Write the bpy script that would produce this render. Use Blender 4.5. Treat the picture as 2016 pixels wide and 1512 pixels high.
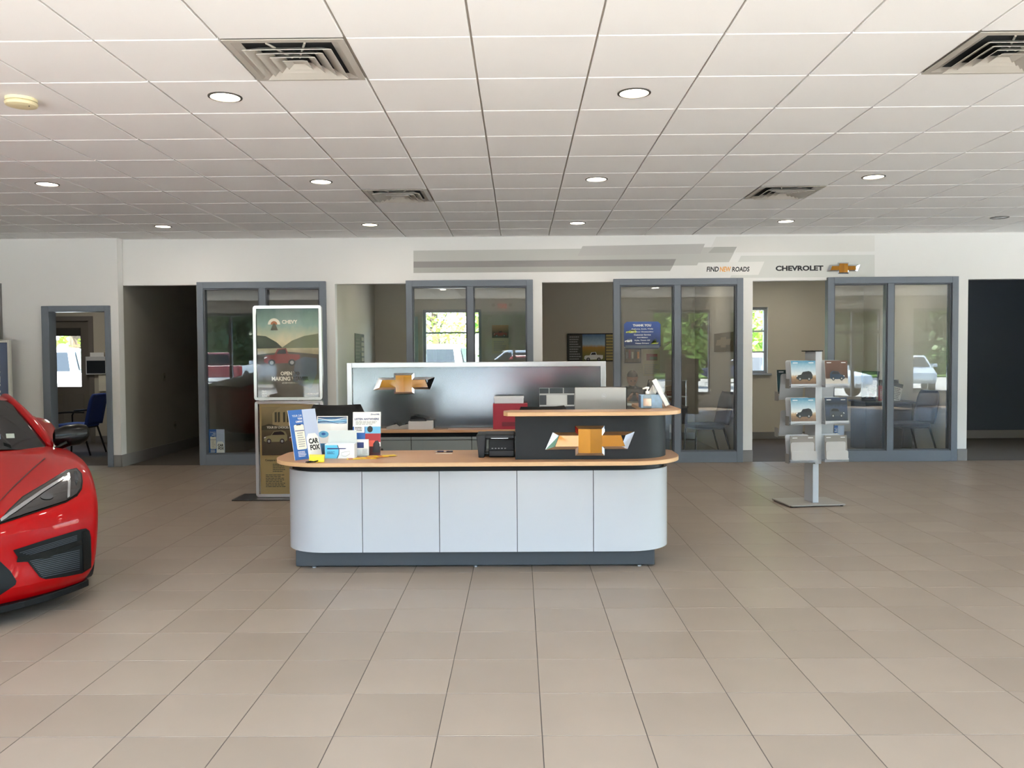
import bpy, bmesh, math, random
from mathutils import Vector, Matrix
from mathutils.bvhtree import BVHTree
from mathutils.geometry import delaunay_2d_cdt, intersect_point_line

random.seed(7)
sc = bpy.context.scene
C = sc.collection
for o in list(bpy.data.objects):
    bpy.data.objects.remove(o)

# ------------------------------------------------------------------ camera
F = 1640.0                       # focal length in pixels of the 2016 px frame
CAM = Vector((0, 0, 1.45))
yc = Vector((14, 54, -F)).normalized()
zc = Vector((-0.0066, 1, 0)); zc = (zc - yc * zc.dot(yc)).normalized()
xc = yc.cross(zc)
M3 = Matrix((xc, yc, zc))
cam_d = bpy.data.cameras.new('camera'); cam = bpy.data.objects.new('camera', cam_d)
C.objects.link(cam)
cam_d.sensor_fit = 'HORIZONTAL'; cam_d.sensor_width = 36; cam_d.lens = F / 2016 * 36
cam_d.clip_start = 0.05; cam_d.clip_end = 400
cam.matrix_world = Matrix.Translation(CAM) @ M3.to_4x4()
sc.camera = cam
sc.view_settings.view_transform = 'Standard'
sc.view_settings.look = 'None'
sc.view_settings.gamma = 1
sc.view_settings.use_curve_mapping = False
sc.view_settings.exposure = 3.78

def ray(px, py):
    return M3 @ Vector((px - 1008, 756 - py, -F))
def P(px, py, Y):
    d = ray(px, py); return CAM + d * (Y / d.y)
def PZ(px, py, z):
    d = ray(px, py); return CAM + d * ((z - CAM.z) / d.z)

# ------------------------------------------------------------------ daylight
w = bpy.data.worlds.new('sky'); sc.world = w; w.use_nodes = True
nt = w.node_tree; nt.nodes.clear()
sky = nt.nodes.new('ShaderNodeTexSky'); sky.sky_type = 'NISHITA'
sky.sun_disc = False; sky.sun_elevation = math.radians(58); sky.sun_rotation = math.radians(200)
sky.air_density = 1.0; sky.dust_density = 1.5; sky.ozone_density = 1.0
bg = nt.nodes.new('ShaderNodeBackground'); bg.inputs[1].default_value = 0.30
wo = nt.nodes.new('ShaderNodeOutputWorld')
nt.links.new(sky.outputs[0], bg.inputs[0]); nt.links.new(bg.outputs[0], wo.inputs[0])
sun_d = bpy.data.lights.new('sun', 'SUN'); sun_d.energy = 5.5; sun_d.angle = math.radians(0.6)
sun_d.color = (1, 0.95, 0.88)
sun = bpy.data.objects.new('sun', sun_d); C.objects.link(sun)
sun.rotation_euler = (math.radians(32), 0, math.radians(-20))   # high, from the street side behind the camera
FACADE = [(-9.6, -5.2), (-4.7, 2.9), (3.75, 5.35), (5.9, 7.9), (8.6, 10.1), (11.0, 12.6)]
HEAD = 2.72; FY = -0.75
for a, b in FACADE:
    pl = bpy.data.lights.new('window_portal', 'AREA'); pl.shape = 'RECTANGLE'
    pl.size = b - a; pl.size_y = HEAD; pl.cycles.is_portal = True
    po = bpy.data.objects.new('window_portal', pl); C.objects.link(po)
    po.location = ((a + b) / 2, FY - .12, HEAD / 2); po.rotation_euler = (math.radians(90), 0, 0)

SIDES = [(XS, YS) for XS in (13.0,) for YS in ((.2, 10.8),)]
for XS, (a, b) in SIDES:
    pl = bpy.data.lights.new('window_portal', 'AREA'); pl.shape = 'RECTANGLE'; pl.size = HEAD; pl.size_y = b - a; pl.cycles.is_portal = True
    po = bpy.data.objects.new('window_portal', pl); C.objects.link(po)
    s_ = -1 if XS < 0 else 1
    po.location = (XS + s_ * .15, (a + b) / 2, HEAD / 2); po.rotation_euler = (0, math.radians(-90) if s_ < 0 else math.radians(90), 0)
sc.cycles.max_bounces = 7; sc.cycles.diffuse_bounces = 4; sc.cycles.glossy_bounces = 3; sc.cycles.transparent_max_bounces = 10
sc.cycles.caustics_reflective = False; sc.cycles.caustics_refractive = False
sc.cycles.use_adaptive_sampling = True; sc.cycles.adaptive_threshold = .05

# ------------------------------------------------------------------ helpers
def srgb(h):
    h = h.lstrip('#'); v = [int(h[i:i + 2], 16) / 255 for i in (0, 2, 4)]
    return tuple(c / 12.92 if c <= .04045 else ((c + .055) / 1.055) ** 2.4 for c in v) + (1,)
MATS = {}
def pm(name, col, rough=.5, metal=0, coat=0, noise=None, bump=None, spec=.5, crough=.05):
    if name in MATS: return MATS[name]
    m = bpy.data.materials.new(name); m.use_nodes = True; t = m.node_tree
    b = t.nodes['Principled BSDF']
    c = srgb(col) if isinstance(col, str) else tuple(col) + (1,) * (4 - len(col))
    b.inputs['Base Color'].default_value = c
    b.inputs['Roughness'].default_value = rough; b.inputs['Metallic'].default_value = metal
    b.inputs['Coat Weight'].default_value = coat; b.inputs['Coat Roughness'].default_value = crough
    b.inputs['Specular IOR Level'].default_value = spec
    if noise or bump:
        tc = t.nodes.new('ShaderNodeTexCoord')
    if noise:
        n = t.nodes.new('ShaderNodeTexNoise'); n.inputs['Scale'].default_value = noise[0]
        n.inputs['Detail'].default_value = 4
        src = tc.outputs['Object']
        if len(noise) > 2:
            mp = t.nodes.new('ShaderNodeMapping'); mp.inputs['Scale'].default_value = noise[2]
            t.links.new(src, mp.inputs[0]); src = mp.outputs[0]
        t.links.new(src, n.inputs['Vector'])
        mx = t.nodes.new('ShaderNodeMix'); mx.data_type = 'RGBA'
        a = noise[1]
        mx.inputs[6].default_value = tuple(max(0, x * (1 - a)) for x in c[:3]) + (1,)
        mx.inputs[7].default_value = tuple(min(1, x * (1 + a)) for x in c[:3]) + (1,)
        t.links.new(n.outputs[0], mx.inputs[0]); t.links.new(mx.outputs[2], b.inputs['Base Color'])
    if bump:
        n2 = t.nodes.new('ShaderNodeTexNoise'); n2.inputs['Scale'].default_value = bump[0]
        t.links.new(tc.outputs['Object'], n2.inputs['Vector'])
        bp = t.nodes.new('ShaderNodeBump'); bp.inputs['Strength'].default_value = bump[1]
        bp.inputs['Distance'].default_value = bump[2] if len(bump) > 2 else .002
        t.links.new(n2.outputs[0], bp.inputs['Height']); t.links.new(bp.outputs[0], b.inputs['Normal'])
    MATS[name] = m
    return m
def em(name, col, strength):
    if name in MATS: return MATS[name]
    m = pm(name, col); b = m.node_tree.nodes['Principled BSDF']
    b.inputs['Emission Color'].default_value = srgb(col); b.inputs['Emission Strength'].default_value = strength
    return m
def grad(name, stops, rough=.4, coat=0, axis=2):
    """printed picture with a vertical run of inks (flat print)"""
    if name in MATS: return MATS[name]
    m = pm(name, '#888888', rough, coat=coat); t = m.node_tree
    tc = t.nodes.new('ShaderNodeTexCoord'); sp = t.nodes.new('ShaderNodeSeparateXYZ')
    n = t.nodes.new('ShaderNodeTexNoise'); n.inputs['Scale'].default_value = 9
    ad = t.nodes.new('ShaderNodeMath'); ad.operation = 'MULTIPLY_ADD'; ad.inputs[1].default_value = .12
    sb = t.nodes.new('ShaderNodeMath'); sb.operation = 'SUBTRACT'; sb.inputs[1].default_value = .06
    cr = t.nodes.new('ShaderNodeValToRGB')
    t.links.new(tc.outputs['Generated'], sp.inputs[0]); t.links.new(tc.outputs['Generated'], n.inputs['Vector'])
    t.links.new(n.outputs[0], ad.inputs[0]); t.links.new(sp.outputs[axis], ad.inputs[2])
    t.links.new(ad.outputs[0], sb.inputs[0]); t.links.new(sb.outputs[0], cr.inputs[0])
    e = cr.color_ramp.elements
    while len(e) < len(stops): e.new(.5)
    for k, (p, c) in enumerate(stops): e[k].position = p; e[k].color = srgb(c)
    t.links.new(cr.outputs[0], t.nodes['Principled BSDF'].inputs['Base Color'])
    return m
def glass(name, tint=(.93, .95, .95), f0=.045, rough=0.0):
    if name in MATS: return MATS[name]
    m = bpy.data.materials.new(name); m.use_nodes = True; t = m.node_tree; t.nodes.clear()
    tr = t.nodes.new('ShaderNodeBsdfTransparent'); tr.inputs[0].default_value = tint + (1,)
    gl = t.nodes.new('ShaderNodeBsdfGlossy'); gl.inputs['Roughness'].default_value = rough
    lw = t.nodes.new('ShaderNodeLayerWeight'); lw.inputs[0].default_value = .5
    pw = t.nodes.new('ShaderNodeMath'); pw.operation = 'POWER'; pw.inputs[1].default_value = 5
    ma = t.nodes.new('ShaderNodeMath'); ma.operation = 'MULTIPLY_ADD'; ma.inputs[1].default_value = 1 - f0; ma.inputs[2].default_value = f0
    mx = t.nodes.new('ShaderNodeMixShader'); out = t.nodes.new('ShaderNodeOutputMaterial')
    t.links.new(lw.outputs['Facing'], pw.inputs[0]); t.links.new(pw.outputs[0], ma.inputs[0])
    t.links.new(ma.outputs[0], mx.inputs[0]); t.links.new(tr.outputs[0], mx.inputs[1]); t.links.new(gl.outputs[0], mx.inputs[2])
    t.links.new(mx.outputs[0], out.inputs[0])
    MATS[name] = m
    return m

WM = {}
def wm(o): return WM.get(o.name, Matrix.Identity(4)) if o else Matrix.Identity(4)
def tag(o, label=None, cat=None, group=None, kind=None):
    if label: o['label'] = label
    if cat: o['category'] = cat
    if group: o['group'] = group
    if kind: o['kind'] = kind
    return o
def thing(name, label, cat, loc=(0, 0, 0), rotz=0, group=None, kind=None, mw=None):
    o = bpy.data.objects.new(name, None); C.objects.link(o)
    if mw is None: mw = Matrix.Translation(Vector(loc)) @ Matrix.Rotation(rotz, 4, 'Z')
    o.matrix_world = mw; WM[o.name] = mw.copy(); o.empty_display_size = .1
    return tag(o, label, cat, group, kind)
def link(name, me, mt, parent=None):
    o = bpy.data.objects.new(name, me); C.objects.link(o)
    if mt is not None and not me.materials: me.materials.append(mt)
    if parent is not None: o.parent = parent; WM[o.name] = wm(parent)
    return o
class MB:
    """collects shapes; build() links them as ONE mesh object"""
    def __init__(s): s.v = []; s.f = []
    def add(s, vs, fs):
        n = len(s.v); s.v += [Vector(v) for v in vs]; s.f += [[i + n for i in f] for f in fs]; return s
    def box(s, x0, x1, y0, y1, z0, z1):
        return s.add([(x0, y0, z0), (x1, y0, z0), (x1, y1, z0), (x0, y1, z0), (x0, y0, z1), (x1, y0, z1), (x1, y1, z1), (x0, y1, z1)],
                     [(0, 3, 2, 1), (4, 5, 6, 7), (0, 1, 5, 4), (1, 2, 6, 5), (2, 3, 7, 6), (3, 0, 4, 7)])
    def prism(s, pts, axis, a0, a1):
        n = len(pts)
        def m(p, a): return {'y': (p[0], a, p[1]), 'z': (p[0], p[1], a), 'x': (a, p[0], p[1])}[axis]
        return s.add([m(p, a0) for p in pts] + [m(p, a1) for p in pts],
                     [list(range(n)), list(range(2 * n - 1, n - 1, -1))] + [(i, (i + 1) % n, n + (i + 1) % n, n + i) for i in range(n)])
    def tube(s, pts, r, n=8, cap=True):
        pts = [Vector(p) for p in pts]; N = len(pts); rings = []
        up = Vector((0, 0, 1))
        for i, p in enumerate(pts):
            d = (pts[min(i + 1, N - 1)] - pts[max(i - 1, 0)]).normalized()
            a = d.cross(up)
            if a.length < .05: a = d.cross(Vector((1, 0, 0)))
            a.normalize(); b = a.cross(d).normalized()
            rr = r[i] if isinstance(r, (list, tuple)) else r
            rings += [p + (a * math.cos(t) + b * math.sin(t)) * rr for t in (2 * math.pi * k / n for k in range(n))]
        fs = [(i * n + k, i * n + (k + 1) % n, (i + 1) * n + (k + 1) % n, (i + 1) * n + k) for i in range(N - 1) for k in range(n)]
        if cap: fs += [list(range(n))[::-1], list(range((N - 1) * n, N * n))]
        return s.add(rings, fs)
    def lathe(s, prof, c=(0, 0, 0), n=24, M=None):
        vs = [(r * math.cos(2 * math.pi * k / n), r * math.sin(2 * math.pi * k / n), z) for r, z in prof for k in range(n)]
        if M is not None: vs = [M @ Vector(v) for v in vs]
        vs = [Vector(v) + Vector(c) for v in vs]; L = len(prof)
        fs = [(i * n + k, i * n + (k + 1) % n, (i + 1) * n + (k + 1) % n, (i + 1) * n + k) for i in range(L - 1) for k in range(n)]
        fs += [list(range(n))[::-1], list(range((L - 1) * n, L * n))]
        return s.add(vs, fs)
    def ball(s, c, r, nu=12, nv=8):
        if not isinstance(r, (list, tuple)): r = (r, r, r)
        prof = [(math.sin(math.pi * (i + .5) / nv * 1.0), -math.cos(math.pi * (i + .5) / nv)) for i in range(nv)]
        return s.lathe(prof, c, nu, Matrix.Diagonal((r[0], r[1], r[2], 1)))
    def grid(s, rows):
        nr, ncol = len(rows), len(rows[0])
        return s.add([p for r in rows for p in r], [(i * ncol + j, i * ncol + j + 1, (i + 1) * ncol + j + 1, (i + 1) * ncol + j) for i in range(nr - 1) for j in range(ncol - 1)])
    def build(s, name, mt, parent=None, smooth=False, bevel=0, seg=2, local=True, weld=0, solid=0, sub=0, recalc=True):
        me = bpy.data.meshes.new(name)
        vs = s.v
        if parent is not None and not local:
            inv = wm(parent).inverted(); vs = [inv @ v for v in vs]
        me.from_pydata([tuple(v) for v in vs], [], s.f)
        bm = bmesh.new(); bm.from_mesh(me)
        if weld: bmesh.ops.remove_doubles(bm, verts=bm.verts, dist=weld)
        if recalc: bmesh.ops.recalc_face_normals(bm, faces=bm.faces)
        if smooth:
            for f in bm.faces: f.smooth = True
            for e in bm.edges:
                if len(e.link_faces) == 2 and e.calc_face_angle(0) > .7: e.smooth = False
        bm.to_mesh(me); bm.free()
        o = link(name, me, mt, parent)
        if solid:
            m = o.modifiers.new('thickness', 'SOLIDIFY'); m.thickness = solid; m.offset = 0
        if bevel:
            m = o.modifiers.new('edge', 'BEVEL'); m.width = bevel; m.segments = seg; m.limit_method = 'ANGLE'; m.angle_limit = .6
        if sub:
            m = o.modifiers.new('smooth', 'SUBSURF'); m.levels = sub; m.render_levels = sub
        return o
def bx(name, mt, parent, x0, x1, y0, y1, z0, z1, bevel=0, local=True, **k):
    return MB().box(x0, x1, y0, y1, z0, z1).build(name, mt, parent, bevel=bevel, local=local, **k)
def struct(o, label=None, cat=None):
    return tag(o, label, cat, kind='structure')
def copy_tree(o, mw=None, parent=None, label=None):
    c = o.copy(); C.objects.link(c)
    if parent is not None:
        c.parent = parent; c.matrix_parent_inverse = o.matrix_parent_inverse.copy(); WM[c.name] = wm(parent)
    if mw is not None: c.matrix_world = mw; WM[c.name] = mw.copy()
    if label: c['label'] = label
    for ch in [k for k in bpy.data.objects if k.parent == o]: copy_tree(ch, None, c)
    return c
def plate(parent, pts, y, mt, name='print', t=.0008):
    """flat print on a board: polygon in the board's own x,z, facing its -y"""
    return MB().prism(pts, 'y', y - t, y).build(name, mt, parent)
def rect(x0, z0, x1, z1): return [(x0, z0), (x1, z0), (x1, z1), (x0, z1)]
def rrect(x0, z0, x1, z1, r, n=5):
    out = []
    for cx, cz, a in ((x1 - r, z1 - r, 0), (x0 + r, z1 - r, 90), (x0 + r, z0 + r, 180), (x1 - r, z0 + r, 270)):
        for k in range(n + 1):
            t = math.radians(a + 90 * k / n); out.append((cx + r * math.cos(t), cz + r * math.sin(t)))
    return out
TXT = {}
def text(parent, s, x0, z0, x1, z1, y, mt, name='lettering', shear=0, bold=0, turn=False, depth=0):
    """lettering fitted into the box x0..x1, z0..z1 of a board"""
    key = (s, bold, shear, depth)
    if key not in TXT:
        cu = bpy.data.curves.new('lettering', 'FONT'); cu.body = s; cu.offset = bold; cu.shear = shear
        cu.resolution_u = 3; cu.extrude = depth; cu.align_x = 'CENTER'
        o = bpy.data.objects.new('lettering', cu); me = bpy.data.meshes.new_from_object(o)
        TXT[key] = ([v.co.copy() for v in me.vertices], [list(p.vertices) for p in me.polygons])
        bpy.data.objects.remove(o); bpy.data.curves.remove(cu); bpy.data.meshes.remove(me)
    vs, fs = TXT[key]
    if turn: vs = [Vector((-v.y, v.x, v.z)) for v in vs]
    lx = min(v.x for v in vs); hx = max(v.x for v in vs); ly = min(v.y for v in vs); hy = max(v.y for v in vs)
    m = MB(); m.add([(x0 + (v.x - lx) / (hx - lx) * (x1 - x0), y - v.z, z0 + (v.y - ly) / (hy - ly) * (z1 - z0)) for v in vs], fs)
    return m.build(name, mt, parent, recalc=False)
def lines(parent, x0, z0, x1, z1, n, y, mt, name='small_print', h=.45):
    m = MB(); rnd = random.Random(int(abs(x0 * 977 + z0 * 331) * 100) + n)
    st = (z1 - z0) / n
    for k in range(n):
        e = x0 + (x1 - x0) * rnd.uniform(.65, 1)
        z = z1 - (k + .5) * st
        x = x0
        while x < e:
            q = min(e, x + (x1 - x0) * rnd.uniform(.08, .2)); m.prism(rect(x, z - st * h / 2, q, z + st * h / 2), 'y', y - .0005, y); x = q + (x1 - x0) * .025
    return m.build(name, mt, parent)

# ------------------------------------------------------------------ materials
WHITE = pm('wall_paint', '#dddbd8', .6, bump=(180, .05))
BEIGE = pm('office_wall_paint', '#c0b9aa', .65, bump=(180, .05))
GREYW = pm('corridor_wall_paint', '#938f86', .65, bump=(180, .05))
NAVYW = pm('dark_wall_paint', '#3c444f', .6, bump=(180, .05))
TILE = pm('floor_tile', '#897b6d', .40, noise=(3, .07), bump=(60, .06, .001), spec=.32)
TILE2 = pm('floor_tile_pale', '#8c7e70', .40, noise=(3, .07), bump=(60, .06, .001), spec=.32)
TILE3 = pm('floor_tile_dark', '#86786a', .40, noise=(3, .07), bump=(60, .06, .001), spec=.32)
GROUT = pm('grout', '#4a423b', .8, noise=(20, .15))
CARPET = pm('office_carpet', '#5c554e', .95, noise=(120, .25), bump=(200, .3))
CTILE = pm('ceiling_tile', '#f1efee', .85, noise=(300, .03), bump=(400, .08))
CGRID = pm('ceiling_grid', '#b5aea4', .6)
FRAME = pm('frame_paint', '#69707a', .42, noise=(8, .04))
BASEB = pm('baseboard', '#7d7a78', .6)
GLASS = glass('clear_glass', f0=.05)
GLASSF = glass('facade_glass', (.9, .93, .92))
WOOD = pm('maple_laminate', '#b98d68', .38, noise=(6, .1, (.4, 6, 6)))
WOODE = pm('maple_edge', '#cda578', .4, noise=(6, .08, (.4, 6, 20)))
CHAR = pm('charcoal_laminate', '#1f2123', .5, noise=(40, .08), spec=.25)
PANEL = pm('pale_panel', '#b0b1b1', .2, noise=(1.2, .02), spec=.6)
BLACK = pm('black_plastic', '#0b0c0e', .5, spec=.25)
SATIN = pm('satin_black', '#101114', .35, spec=.3)
SILV = pm('brushed_silver', '#b9bcbf', .3, .85)
ALU = pm('anodised_frame', '#c4c6c5', .28, .7)
CHROME = pm('chrome', '#e8ecf0', .08, 1)
GOLD = pm('gold_enamel', '#93621a', .28, .85, coat=.6)
GREY = pm('grey_laminate', '#7d8180', .45)
WPAP = pm('white_paper', '#eeeeea', .55)
INK = pm('black_ink', '#17171a', .5)
NAVY = pm('navy_ink', '#23366e', .5)
MIDB = pm('blue_ink', '#2a63ae', .45)
SKYB = pm('sky_ink', '#6fb7de', .5)
REDI = pm('red_ink', '#a8262d', .5)
YEL = pm('yellow_card', '#e8c41e', .5)
ORG = pm('orange_ink', '#e19a3c', .5)
CREAM = pm('cream_paper', '#e9e4d3', .6)
GREYT = pm('grey_ink', '#9a9a98', .5)
BLUEF = pm('blue_fabric', '#22325f', .85, noise=(150, .2))
NAVYF = pm('navy_fabric', '#1d2130', .85, noise=(150, .2))
ACRYL = glass('acrylic', (.94, .97, .98), .06)
# ------------------------------------------------------------------ the setting
def proj(v):
    d = M3.transposed() @ (Vector(v) - CAM)
    if d.z > -.05: return None
    return 1008 + F * d.x / -d.z, 756 - F * d.y / -d.z
def in_frame(corners, m=30):
    q = [proj(c) for c in corners]
    q = [a for a in q if a]
    if not q: return False
    return max(a[0] for a in q) > -m and min(a[0] for a in q) < 2016 + m and max(a[1] for a in q) > -m and min(a[1] for a in q) < 1512 + m
XL, XR, WY, LY, BY, ZC = -10.0, 13.0, 11.30, 11.15, 14.40, 3.07
OPEN_Z = 2.45
def wall(name, axis, p0, p1, a0, a1, z0, z1, holes, mt, label, cat='wall'):
    m = MB(); A = sorted({a0, a1} | {h[i] for h in holes for i in (0, 1)}); Z = sorted({z0, z1} | {h[i] for h in holes for i in (2, 3)})
    A = [a for a in A if a0 <= a <= a1]; Z = [z for z in Z if z0 <= z <= z1]
    for i in range(len(A) - 1):
        run = None
        for j in range(len(Z) - 1):
            ca, cz = (A[i] + A[i + 1]) / 2, (Z[j] + Z[j + 1]) / 2
            solid = not any(h[0] < ca < h[1] and h[2] < cz < h[3] for h in holes)
            if solid: run = [Z[j], Z[j + 1]] if run is None else [run[0], Z[j + 1]]
            if run and (not solid or j == len(Z) - 2):
                if axis == 'x': m.box(A[i], A[i + 1], p0, p1, run[0], run[1])
                else: m.box(p0, p1, A[i], A[i + 1], run[0], run[1])
                if not solid or True: run = None
    return struct(m.build(name, mt), label, cat)

# floor: slab, tiles set with open joints
fl = thing('floor', 'warm grey square tiled showroom floor with dark joints', 'floor', kind='structure')
bx('grout_bed', GROUT, fl, XL, XR, FY, WY + .12, -.1, -.0015)
def tile_mesh(name, sx, sy, mt, g=.002, b=.0006, z=0.0, dn=-.006, up=False):
    x, y = sx / 2 - g, sy / 2 - g
    v = [(-x + b, -y + b, z), (x - b, -y + b, z), (x - b, y - b, z), (-x + b, y - b, z),
         (-x, -y, z - b), (x, -y, z - b), (x, y, z - b), (-x, y, z - b), (-x, -y, dn), (x, -y, dn), (x, y, dn), (-x, y, dn)]
    f = [(0, 1, 2, 3)] + [(i, 4 + i, 4 + (i + 1) % 4, (i + 1) % 4) for i in range(4)] + [(4 + i, 8 + i, 8 + (i + 1) % 4, 4 + (i + 1) % 4) for i in range(4)]
    return v, f
TX, TY = .401, .4025
cells = []
for i in range(-26, 33):
    for j in range(-10, 22):
        x0, y0 = .079 + TX * i, 3.141 + TY * j
        a0, a1, b0, b1 = max(x0, XL), min(x0 + TX, XR), max(y0, FY), min(y0 + TY, WY)
        if a1 - a0 < .03 or b1 - b0 < .03: continue
        cells.append((a0, a1, b0, b1))
def floor_vis(c):
    a0, a1, b0, b1 = c
    if not in_frame([(a0, b0, 0), (a1, b0, 0), (a1, b1, 0), (a0, b1, 0)], 5) or b1 < .3: return False
    if -1.5 < a0 and a1 < .9 and 5.75 < b0 < 10.2: return False          # behind the reception desk
    if a1 < -2.6 and b0 > 4.9 and (a0 < -.62 * b0 + .2): return False     # behind the red car
    return True
vis = sorted([c for c in cells if floor_vis(c)], key=lambda c: c[2])[:300]
visset = set(vis)
tm = []
for k, mt in enumerate((TILE, TILE2, TILE3)):
    me = bpy.data.meshes.new('tile'); v, f = tile_mesh('tile', TX, TY, mt); me.from_pydata(v, [], f); me.materials.append(mt); tm.append(me)
rest = MB()
for c in cells:
    a0, a1, b0, b1 = c; full = abs(a1 - a0 - TX) < .001 and abs(b1 - b0 - TY) < .001
    if c in visset:
        if full: o = link('tile', random.choice(tm), None, fl)
        else:
            v, f = tile_mesh('tile', a1 - a0, b1 - b0, TILE); o = MB().add(v, f).build('tile', TILE, fl, recalc=False)
        o.location = ((a0 + a1) / 2, (b0 + b1) / 2, 0)
    else:
        v, f = tile_mesh('t', a1 - a0, b1 - b0, TILE); rest.add([(p[0] + (a0 + a1) / 2, p[1] + (b0 + b1) / 2, p[2]) for p in v], f)
tag(rest.build('tile_field', TILE, fl, recalc=False), kind='stuff')
struct(bx('floor_offices', CARPET, None, XL, XR, WY + .12, BY + .2, -.1, -.002), 'dark carpet floor of the offices behind the glass', 'floor')

# ceiling: lay-in tiles that stand a little below their grid
ce = thing('ceiling', 'white dropped ceiling of square lay-in tiles', 'ceiling', kind='structure')
bx('grid', CGRID, ce, XL, XR, FY, WY, ZC + .014, ZC + .1)
CX, CY, CX0, CY0 = .641, .636, -.233, 4.271
VENTS = [(-2, 0), (4, 0), (-2, 6), (4, 6)]
cv, cf = tile_mesh('c', CX, CY, CTILE, g=.006, b=.003, z=0, dn=.02)
cv = [(p[0], p[1], -p[2] if k < 4 else (.003 if k < 8 else .02)) for k, p in enumerate(cv)]
cf = [f[::-1] for f in cf]
cme = bpy.data.meshes.new('ceiling_tile'); cme.from_pydata(cv, [], cf); cme.materials.append(CTILE)
rest = MB(); nct = 0
for i in range(-16, 22):
    for j in range(-9, 12):
        if (i, j) in VENTS: continue
        x0, y0 = CX0 + CX * i, CY0 + CY * j
        a0, a1, b0, b1 = max(x0, XL), min(x0 + CX, XR), max(y0, FY), min(y0 + CY, WY)
        if a1 - a0 < .03 or b1 - b0 < .02: continue
        full = abs(a1 - a0 - CX) < .001 and abs(b1 - b0 - CY) < .001
        if in_frame([(a0, b0, ZC), (a1, b0, ZC), (a1, b1, ZC), (a0, b1, ZC)], 0) and b1 > .5 and nct < 300:
            nct += 1
            if full: o = link('ceiling_tile', cme, None, ce)
            else:
                o = MB().add([(p[0] * (a1 - a0) / CX, p[1] * (b1 - b0) / CY, p[2]) for p in cv], cf).build('ceiling_tile', CTILE, ce, recalc=False)
            o.location = ((a0 + a1) / 2, (b0 + b1) / 2, ZC)
        else:
            rest.add([(p[0] * (a1 - a0) / CX + (a0 + a1) / 2, p[1] * (b1 - b0) / CY + (b0 + b1) / 2, p[2] + ZC) for p in cv], cf)
tag(rest.build('ceiling_tile_field', CTILE, ce, recalc=False), kind='stuff')
struct(bx('ceiling_roof', WHITE, None, XL - .3, XR + .3, FY - .25, BY + .5, ZC + .1, ZC + .3), 'flat roof slab over the showroom', 'roof')
struct(bx('ceiling_offices', pm('office_ceiling', '#c9c5bb', .85), None, XL, XR, WY + .12, BY, 2.74, 2.84), 'plain pale ceiling of the offices', 'ceiling')

# outer walls
H = [(a, b, .35 if not (a == 8.6) else 0, HEAD) for a, b in FACADE]
H = [(-.75, .65, 0, HEAD)] + H
wall('wall_front', 'x', FY - .2, FY, XL, XR, -.1, ZC + .1, H, WHITE, 'white street-side wall with large windows behind the viewer')
wall('wall_left', 'y', XL - .2, XL, FY, BY, -.1, ZC + .1, [], WHITE, 'white side wall beyond the red sports car')
wall('wall_right', 'y', XR, XR + .2, FY, BY, -.1, ZC + .1, [(.2, 10.8, .35, HEAD)], WHITE, 'white side wall past the dark passage')
BH = [(-8.35, -7.45, 0, 2.12), (-1.66, -.65, 1.0, 2.27), (3.28, 4.28, 1.13, 2.27)]
wall('wall_rear', 'x', BY, BY + .2, XL, XR, -.1, ZC + .1, BH, BEIGE, 'beige rear wall of the offices with small windows')
# wall above and between the office fronts
op = [(-5.37, -4.37), (-4.37, -2.62), (-2.49, .19), (.317, 3.03), (3.156, 5.925), (6.05, 9.2)]
wall('wall_back', 'x', WY, WY + .12, -5.369, XR, 0, ZC + .05, [(a, b, 0, OPEN_Z) for a, b in op], WHITE, 'white showroom wall over the row of glass fronted offices')
wall('wall_corner', 'x', LY, LY + .15, XL, -5.37, 0, ZC + .05, [(-6.30, -5.54, 0, 2.10)], WHITE, 'white wall with a grey framed doorway beside the red car')
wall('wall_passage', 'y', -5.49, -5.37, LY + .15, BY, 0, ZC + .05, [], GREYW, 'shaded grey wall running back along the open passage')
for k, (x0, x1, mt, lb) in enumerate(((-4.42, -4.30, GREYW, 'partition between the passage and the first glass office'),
                                      (-2.62, -2.49, BEIGE, 'beige partition between the first and second glass offices'),
                                      (.19, .317, BEIGE, 'beige partition between the second and third glass offices'),
                                      (3.03, 3.156, BEIGE, 'beige partition between the third and fourth glass offices'),
                                      (5.925, 6.05, BEIGE, 'beige partition between the fourth office and the dark passage'))):
    struct(bx('wall_partition', mt, None, x0, x1, WY + .12, BY, 0, 2.8), lb, 'wall')
struct(bx('wall_dark', NAVYW, None, 6.05, XR, BY - .12, BY - .02, 0, 2.8), 'dark navy wall at the end of the open passage', 'wall')
struct(bx('wall_passage_end', GREYW, None, -5.37, -4.42, BY - .08, BY - .02, 0, 2.8), 'grey wall closing the narrow passage', 'wall')
# grey skirting at the white piers
def skirt(name, parts, label):
    m = MB()
    for p in parts: m.box(*p)
    struct(m.build(name, BASEB, bevel=.003), label, 'baseboard')
skirt('baseboard_pier_a', [(-2.625, -2.485, WY - .012, WY + .13, 0, .16)], 'grey skirting round the pier beside the poster stand')
skirt('baseboard_pier_b', [(.185, .322, WY - .012, WY + .13, 0, .16)], 'grey skirting round the pier behind the reception desk')
skirt('baseboard_pier_c', [(3.025, 3.161, WY - .012, WY + .13, 0, .16)], 'grey skirting round the pier left of the brochure rack')
skirt('baseboard_pier_d', [(5.92, 6.055, WY - .012, WY + .13, 0, .16)], 'grey skirting round the pier by the dark passage')
skirt('baseboard_passage', [(-5.47, -5.36, LY - .012, LY + .0, 0, .16), (-5.37, -5.352, LY - .012, BY - .1, 0, .16)], 'grey skirting turning from the white wall into the passage')
skirt('baseboard_left', [(XL, -6.40, LY - .012, LY, 0, .16)], 'grey skirting along the white wall left of the doorway')
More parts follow.
